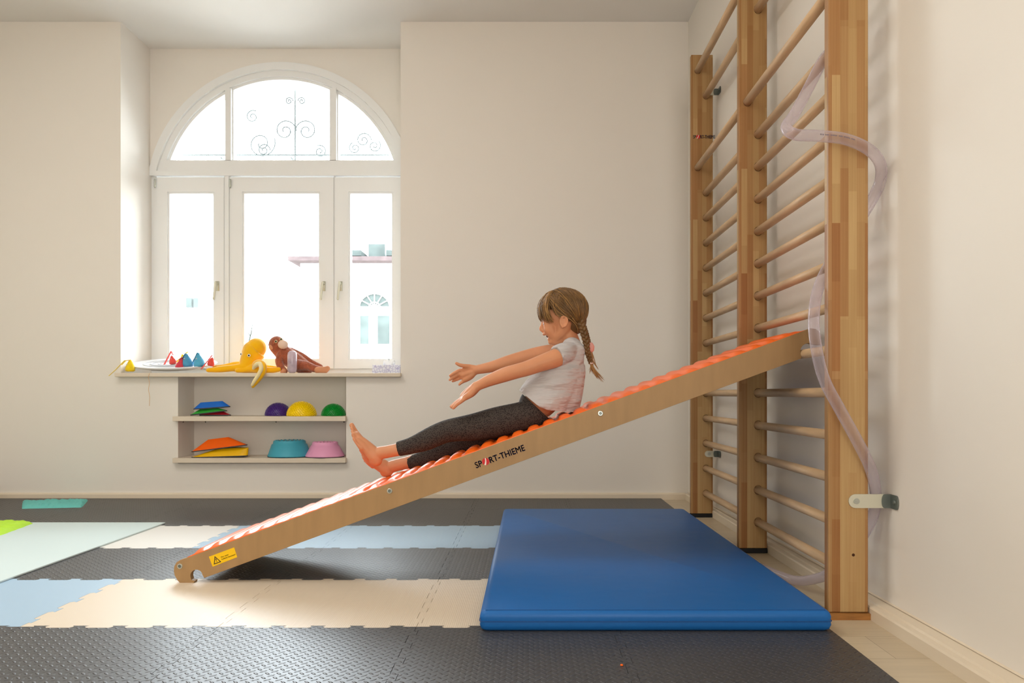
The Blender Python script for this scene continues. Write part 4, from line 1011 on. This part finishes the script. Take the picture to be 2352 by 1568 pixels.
# legs (covered by the leggings down to the shins) and feet
YL, YR_ = 3.06, 3.20
ch((1218, 952, YL, 28), (1140, 968, YL, 28), (1060, 984, YL, 24), (1030, 988, YL, 21), (977, 1011, YL, 19), (930, 1028, YL, 15.5), (895, 1036, YL, 14.5), (872, 1040, YL, 15), n=4, seg=18)
ch((1218, 958, YR_, 28), (1140, 985, YR_, 28), (1060, 1008, YR_, 24), (1035, 1018, YR_, 21), (985, 1048, YR_, 17), (940, 1061, YR_, 14.5), (915, 1067, YR_, 14), (900, 1071, YR_, 14), n=4, seg=18)
def foot(hx, hy, tx_, ty, y, side):
    """heel (hx, hy) to toe line (tx_, ty) in the picture"""
    u = Vector((tx_ - hx, ty - hy)); v = Vector((-u.y, u.x)).normalized() * -1     # v points to the instep side
    if v.x < 0: v = -v
    def q(a, b): return hx + u.x * a + v.x * b, hy + u.y * a + v.y * b
    def c_(lst, n=4, seg=12): ch(*[(*q(a, b), y + dy, r) for a, b, dy, r in lst], n=n, seg=seg)
    c_([(.00, 6, 0, 14), (.16, 10, 0, 15.5), (.36, 9, 0, 13.5), (.60, 6, 0, 10.5), (.80, 3, 0, 8)])
    c_([(.03, 2, 0, 12.5), (-.02, 6, 0, 12)])
    for dy, bo, L in ((-.016 * side, 5, .78), (.018 * side, -3, .64)): c_([(.10, 4, dy * .5, 11), (.45, 4 + bo * .5, dy * .8, 9.5), (L, 2 + bo, dy, 8)])
    for k in range(5):
        dy = (-.034 + .0165 * k) * side; L = (1.04, .98, .91, .84, .76)[k]; r = (5.8, 4.3, 4, 3.8, 3.5)[k]; bo = 9 - 3.9 * k
        c_([(L - .30, 1.5 + bo * .8, dy * .8, 6.4), (L - .14, .8 + bo, dy, r - .2), (L, 2.6 + bo, dy * 1.02, r)], n=4, seg=10)
foot(860, 1060, 801, 986, YL, -1)
foot(886, 1086, 826, 1044, YR_, 1)
body = blob('body', bm, M_skin, .0030, 5)
# face details
fp = []
for dy in (-.031, .031):
    s = -1 if dy < 0 else 1
    bm = bmesh.new(); c = P(1254.5, 744, YG0 + dy * .86); ball(bm, c, .0095, 16); ey = obj('eye', bm, M_wp, smooth=True)
    bm = bmesh.new(); ball(bm, c + Vector((-.0062, s * .0012, 0)), .0052, 12); ir = obj('iris', bm, mat('iris_blue', srgb(70, 100, 120), .2), smooth=True); ir.parent = ey; fp.append(ey)
    bm = bmesh.new(); tube(bm, [P(1249, 735, YG0 + dy * .6), P(1252, 732, YG0 + dy * .95), P(1259, 734, YG0 + dy * 1.35)], [.0018, .0022, .001], 6); fp.append(obj('eyebrow', bm, M_hair, smooth=True))
bm = bmesh.new(); ball(bm, P(1261, 771.5, YG0), .0125, 16, (.95, 1.05, .62)); fp.append(obj('mouth', bm, M_mouth, smooth=True))
bm = bmesh.new(); tube(bm, [P(1253.5, 768.3, YG0 - .011), P(1249.8, 768.3, YG0), P(1253.5, 768.3, YG0 + .011)], [.0014, .0026, .0014], 8, round_ends=True); tube(bm, [P(1262, 775.5, YG0 - .010), P(1259, 775.8, YG0), P(1262, 775.5, YG0 + .010)], [.0014, .0026, .0014], 8, round_ends=True)
fp.append(obj('lips', bm, M_lip, smooth=True))
# shirt
bm = bmesh.new()
for dy in (-.048, 0, .048):
    k = 1 if dy else 1.03
    s = cr([pr(*p) for p in ((1313, 799, YG0 + dy * .9, 25), (1310, 810, YG0 + dy, 33), (1304, 826, YG0 + dy, 38 * k), (1289, 857, YG0 + dy, 49 * k), (1272, 887, YG0 + dy, 56), (1254, 914, YG0 + dy, 62), (1245, 936, YG0 + dy, 66))], 5)
    tube(bm, [Vector(q[:3]) for q in s], [q[3] for q in s], 24, round_ends='start')
for dy in (-.04, .04):
    s = cr([pr(1312, 850, YG0 + dy, 34), pr(1302, 900, YG0 + dy, 37), pr(1290, 945, YG0 + dy, 38)], 5); tube(bm, [Vector(q[:3]) for q in s], [q[3] for q in s], 20, round_ends='start')
for y, yy in ((YN_, YN_ + .05), (YF_, YF_ - .05)):
    s = cr([pr(1308, 806, yy, 21), pr(1296, 811, y + (.02 if y < 3.1 else -.02), 25), pr(1279, 818, y, 25)], 5); tube(bm, [Vector(q[:3]) for q in s], [q[3] for q in s], 20, round_ends='start')
ball(bm, P(1316, 799, YG0), .045, 18, (.95, 1.25, .62))
for dy in (-.05, -.015, .015, .05): ball(bm, P(1325, 806, YG0 + dy), .035, 16)
shirt = blob('shirt', bm, M_shirt, .0035, 3)
def hem(me):
    pass
# cut the hem flat
bmx = bmesh.new(); bmx.from_mesh(shirt.data)
for a, b in ((P(1196, 899, YG0), P(1250, 943, YG0)), (P(1240, 938, YG0), P(1322, 946, YG0))):
    d = (b - a).normalized(); nn = Vector((-d.z, 0, d.x))
    if nn.z > 0: nn = -nn
    bmesh.ops.bisect_plane(bmx, geom=bmx.verts[:] + bmx.edges[:] + bmx.faces[:], plane_co=a, plane_no=nn, clear_outer=True)
    bmesh.ops.holes_fill(bmx, edges=[e_ for e_ in bmx.edges if e_.is_boundary])
bmx.to_mesh(shirt.data); bmx.free()
# leggings
bm = bmesh.new()
for dy in (-.042, .042):
    ch((1238, 920, YG0 + dy, 40), (1230, 932, YG0 + dy, 40), (1224, 945, YG0 + dy, 36), (1214, 950, YG0 + dy, 34), n=5, seg=20)
ch((1230, 948, YL + .01, 34), (1190, 958, YL, 34), (1142, 969, YL, 35), (1085, 981, YL, 31), (1034, 988, YL, 26.5), (1005, 998, YL, 25.5), (977, 1011, YL, 24), (945, 1023, YL, 19.5), (914, 1031, YL, 17.2), n=4, seg=22, ends='start')
ch((1230, 952, YR_ - .01, 34), (1190, 972, YR_, 34), (1142, 986, YR_, 34), (1085, 1004, YR_, 30), (1042, 1020, YR_, 25), (1010, 1036, YR_, 23), (985, 1048, YR_, 21), (960, 1057, YR_, 17), (937, 1063, YR_, 15), n=4, seg=22, ends='start')
legg = blob('leggings', bm, M_leg, .0035, 3)
bmx = bmesh.new(); bmx.from_mesh(legg.data)
a, b = P(1195, 900, YG0), P(1258, 958, YG0); d = (b - a).normalized(); nn = Vector((-d.z, 0, d.x))
if nn.z < 0: nn = -nn
bmesh.ops.bisect_plane(bmx, geom=bmx.verts[:] + bmx.edges[:] + bmx.faces[:], plane_co=a, plane_no=nn, clear_outer=True)
bmesh.ops.holes_fill(bmx, edges=[e_ for e_ in bmx.edges if e_.is_boundary]); bmx.to_mesh(legg.data); bmx.free()
# hair: a cap, combed strands, fringe and two braids
HC = P(1294, 711, YG0); hr = Vector((.0955, .0800, .0835))
def onh(az, el, k=1.0):
    """az: 0 = face side (-x), 90 = near the camera, 180 = back"""
    return HC + Vector((-math.cos(R(az)) * math.cos(R(el)) * hr.x, -math.sin(R(az)) * math.cos(R(el)) * hr.y, math.sin(R(el)) * hr.z)) * k
bm = bmesh.new(); ball(bm, HC + Vector((.004, 0, .002)), 1, 30, (hr.x * .955, hr.y * .965, hr.z * .965))
ball(bm, P(1322, 735, YG0), 1, 20, (.045, .062, .058)); 
bmx = bm
# open the cap towards the face: remove what lies in front of / below the hair line
sub = [v for v in bm.verts if (v.co.z < P(0, 722, YG0).z and v.co.x < P(1304, 0, YG0).x)]
bmesh.ops.delete(bm, geom=sub, context='VERTS')
cap = obj('hair', bm, M_hair, smooth=True)
random.seed(11)
def slerp_path(p0, p1, lift, n=9, wob=.0015):
    out = []; a = p0 - HC; b = p1 - HC
    for i in range(n + 1):
        t = i / n; v = a * (1 - t) + b * t
        e_ = math.sqrt((v.x / hr.x) ** 2 + (v.y / hr.y) ** 2 + (v.z / hr.z) ** 2); tgt = (1 + lift * math.sin(math.pi * t))
        if e_ > 1e-6: v = v / e_ * (tgt * (math.sqrt((a.x / hr.x) ** 2 + (a.y / hr.y) ** 2 + (a.z / hr.z) ** 2) * (1 - t) + math.sqrt((b.x / hr.x) ** 2 + (b.y / hr.y) ** 2 + (b.z / hr.z) ** 2) * t))
        out.append(HC + v + Vector((random.uniform(-wob, wob), random.uniform(-wob, wob), random.uniform(-wob, wob))))
    return out
def strand(bm, pts, r0): n = len(pts); tube(bm, pts, [max(.0004, r0 * math.sin(math.pi * min(.93, .14 + .8 * i / (n - 1)))) for i in range(n)], 5)
bs, bs2 = bmesh.new(), bmesh.new()
def side_pt(px, py, side, k=1.0):
    p = P(px, py, YG0); ex = (p.x - HC.x) / hr.x; ez = (p.z - HC.z) / hr.z
    return Vector((p.x, YG0 + side * hr.y * k * math.sqrt(max(.02, 1 - ex * ex - ez * ez * .6)), p.z))
for side in (-1, 1):
    gather = P(1332, 742, YG0 + side * .052)
    for i in range(400):
        t = random.random()
        start = HC + Vector((-(.5 - t) * 1.5 * hr.x, side * random.uniform(0, .004), 0))
        sxn = (start.x - HC.x) / hr.x; start.z = HC.z + hr.z * math.sqrt(max(.02, 1 - sxn * sxn))
        g2 = gather + Vector((random.uniform(-.008, .006), random.uniform(-.006, .006), random.uniform(-.012, .014)))
        strand(bs if random.random() < .72 else bs2, slerp_path(start, g2, random.uniform(.0, .03), 13, .0008), random.uniform(.0010, .0022))
    for i in range(130):                                       # swept from the temple over the ear
        t = random.random(); start = side_pt(random.uniform(1252, 1285), random.uniform(676, 690), side)
        m = side_pt(1276 + 14 * t + random.uniform(-3, 3), random.uniform(706, 727), side, 1.02)
        g2 = gather + Vector((random.uniform(-.010, .004), 0, random.uniform(-.004, .012)))
        strand(bs if random.random() < .7 else bs2, slerp_path(start, m, .02, 6, .0006) + slerp_path(m, g2, .01, 7, .0006)[1:], random.uniform(.0010, .0020))
    for i in range(150):                                       # fringe falling over the brow and temple
        t = random.random(); a0 = 66 * t; px = 1294 - 53 * math.cos(R(a0)); py = random.uniform(724, 736) + 14 * t
        st_ = HC + Vector((-random.uniform(.25, .6) * hr.x, side * random.uniform(.05, .35) * hr.y, 0))
        st_.z = HC.z + hr.z * math.sqrt(max(.05, 1 - ((st_.x - HC.x) / hr.x) ** 2 - ((st_.y - HC.y) / hr.y) ** 2))
        en = P(px, py, YG0); en.y = YG0 + side * math.sin(R(a0)) * hr.y * .97
        strand(bs if random.random() < .4 else bs2, slerp_path(st_, en, .05, 10, .0006), random.uniform(.0009, .0019))
fr_ = obj('combed_strands', bs, M_hair, smooth=True); fr2 = obj('blond_strands', bs2, M_hair2, smooth=True)
# loose wisps by the ear and nape
bm = bmesh.new()
for pts in (((1262, 690), (1282, 716), (1302, 728), (1318, 740), (1326, 752), (1328, 765)), ((1270, 684), (1272, 706), (1281, 725), (1290, 729)), ((1296, 690), (1304, 712), (1318, 735), (1328, 745))):
    strand(bm, [Vector(p[:3]) for p in cr([tuple(P(x, y, YG0 - .082 + (.006 if y > 745 else 0))) for x, y in pts], 4)], .0018)
wisp = obj('loose_wisps', bm, M_hair2, smooth=True)
def braid(path, dep, r, nm):
    c = cr([tuple(P(x, y, dep + dy)) for x, y, dy in path], 10); n = len(c); bm = bmesh.new(); L = 7.5
    for s in range(3):
        pts = []; rad = []
        for i, q in enumerate(c):
            t = i / (n - 1); ph = 2 * math.pi * (L * t * .5 + s / 3); k = (1 - .45 * t); q = Vector(q)
            dx = Vector(c[min(i + 1, n - 1)]) - Vector(c[max(i - 1, 0)]); dx.normalize(); sd = dx.cross(Vector((0, 1, 0))).normalized()
            pts.append(q + sd * math.sin(ph) * r * .85 * k + Vector((0, 1, 0)) * math.sin(2 * ph) * r * .55 * k); rad.append(r * .72 * k)
        tube(bm, pts, rad, 8, round_ends=True)
    return obj(nm, bm, M_hair, smooth=True)
b1 = braid([(1332, 738, 0), (1338, 755, -.004), (1343, 772, -.006), (1347, 790, -.006), (1349, 806, -.004), (1353, 820, 0), (1357, 833, .002)], YG0 - .055, .0115, 'braid')
b2 = braid([(1336, 742, 0), (1344, 762, .0), (1350, 780, 0), (1355, 796, 0)], YG0 + .055, .0105, 'braid')
bm = bmesh.new(); c = P(1357, 797, YG0 + .055); tube(bm, [c + Vector((-.001, 0, .008)), c + Vector((.001, 0, 0)), c + Vector((.002, 0, -.009))], [.0125, .0145, .0125], 14, round_ends=True); hb = obj('hair_tie', bm, mat('pink_hair_tie', srgb(232, 170, 160), .7), smooth=True)
bm = bmesh.new(); c = P(1358, 834, YG0 - .053); tube(bm, [c + Vector((0, 0, .004)), c + Vector((.001, 0, -.003))], .0072, 12); hb2 = obj('hair_tie', bm, mat('pale_hair_tie', srgb(222, 200, 190), .7), smooth=True)
bm = bmesh.new()
for i in range(26):
    a = random.uniform(0, 1); ex = 1352 + a * 38; ey_ = 852 + a * 24 + random.uniform(-6, 6)
    pts = cr([tuple(P(1357 + random.uniform(-2, 2), 833, YG0 - .053)), tuple(P(1357 + (ex - 1357) * .35 + 1, 833 + (ey_ - 833) * .5, YG0 - .053 + random.uniform(-.006, .006))), tuple(P(ex, ey_, YG0 - .05 + random.uniform(-.012, .012)))], 5)
    strand(bm, [Vector(q) for q in pts], random.uniform(.0014, .0028))
tails = obj('braid_tail', bm, M_hair2, smooth=True); bm = bmesh.new()
for i in range(12):
    pts = cr([tuple(P(1357, 800, YG0 + .055)), tuple(P(1360 + random.uniform(-3, 5), 822, YG0 + .055)), tuple(P(1366 + random.uniform(-8, 10), 848 + random.uniform(-8, 6), YG0 + .055))], 5); strand(bm, [Vector(q) for q in pts], random.uniform(.0014, .0024))
tail2 = obj('braid_tail', bm, M_hair2, smooth=True)
adopt(girl, body, shirt, legg, cap, *fp)
for o in (fr_, fr2, wisp, b1, b2, hb, hb2, tails, tail2): o.parent = cap
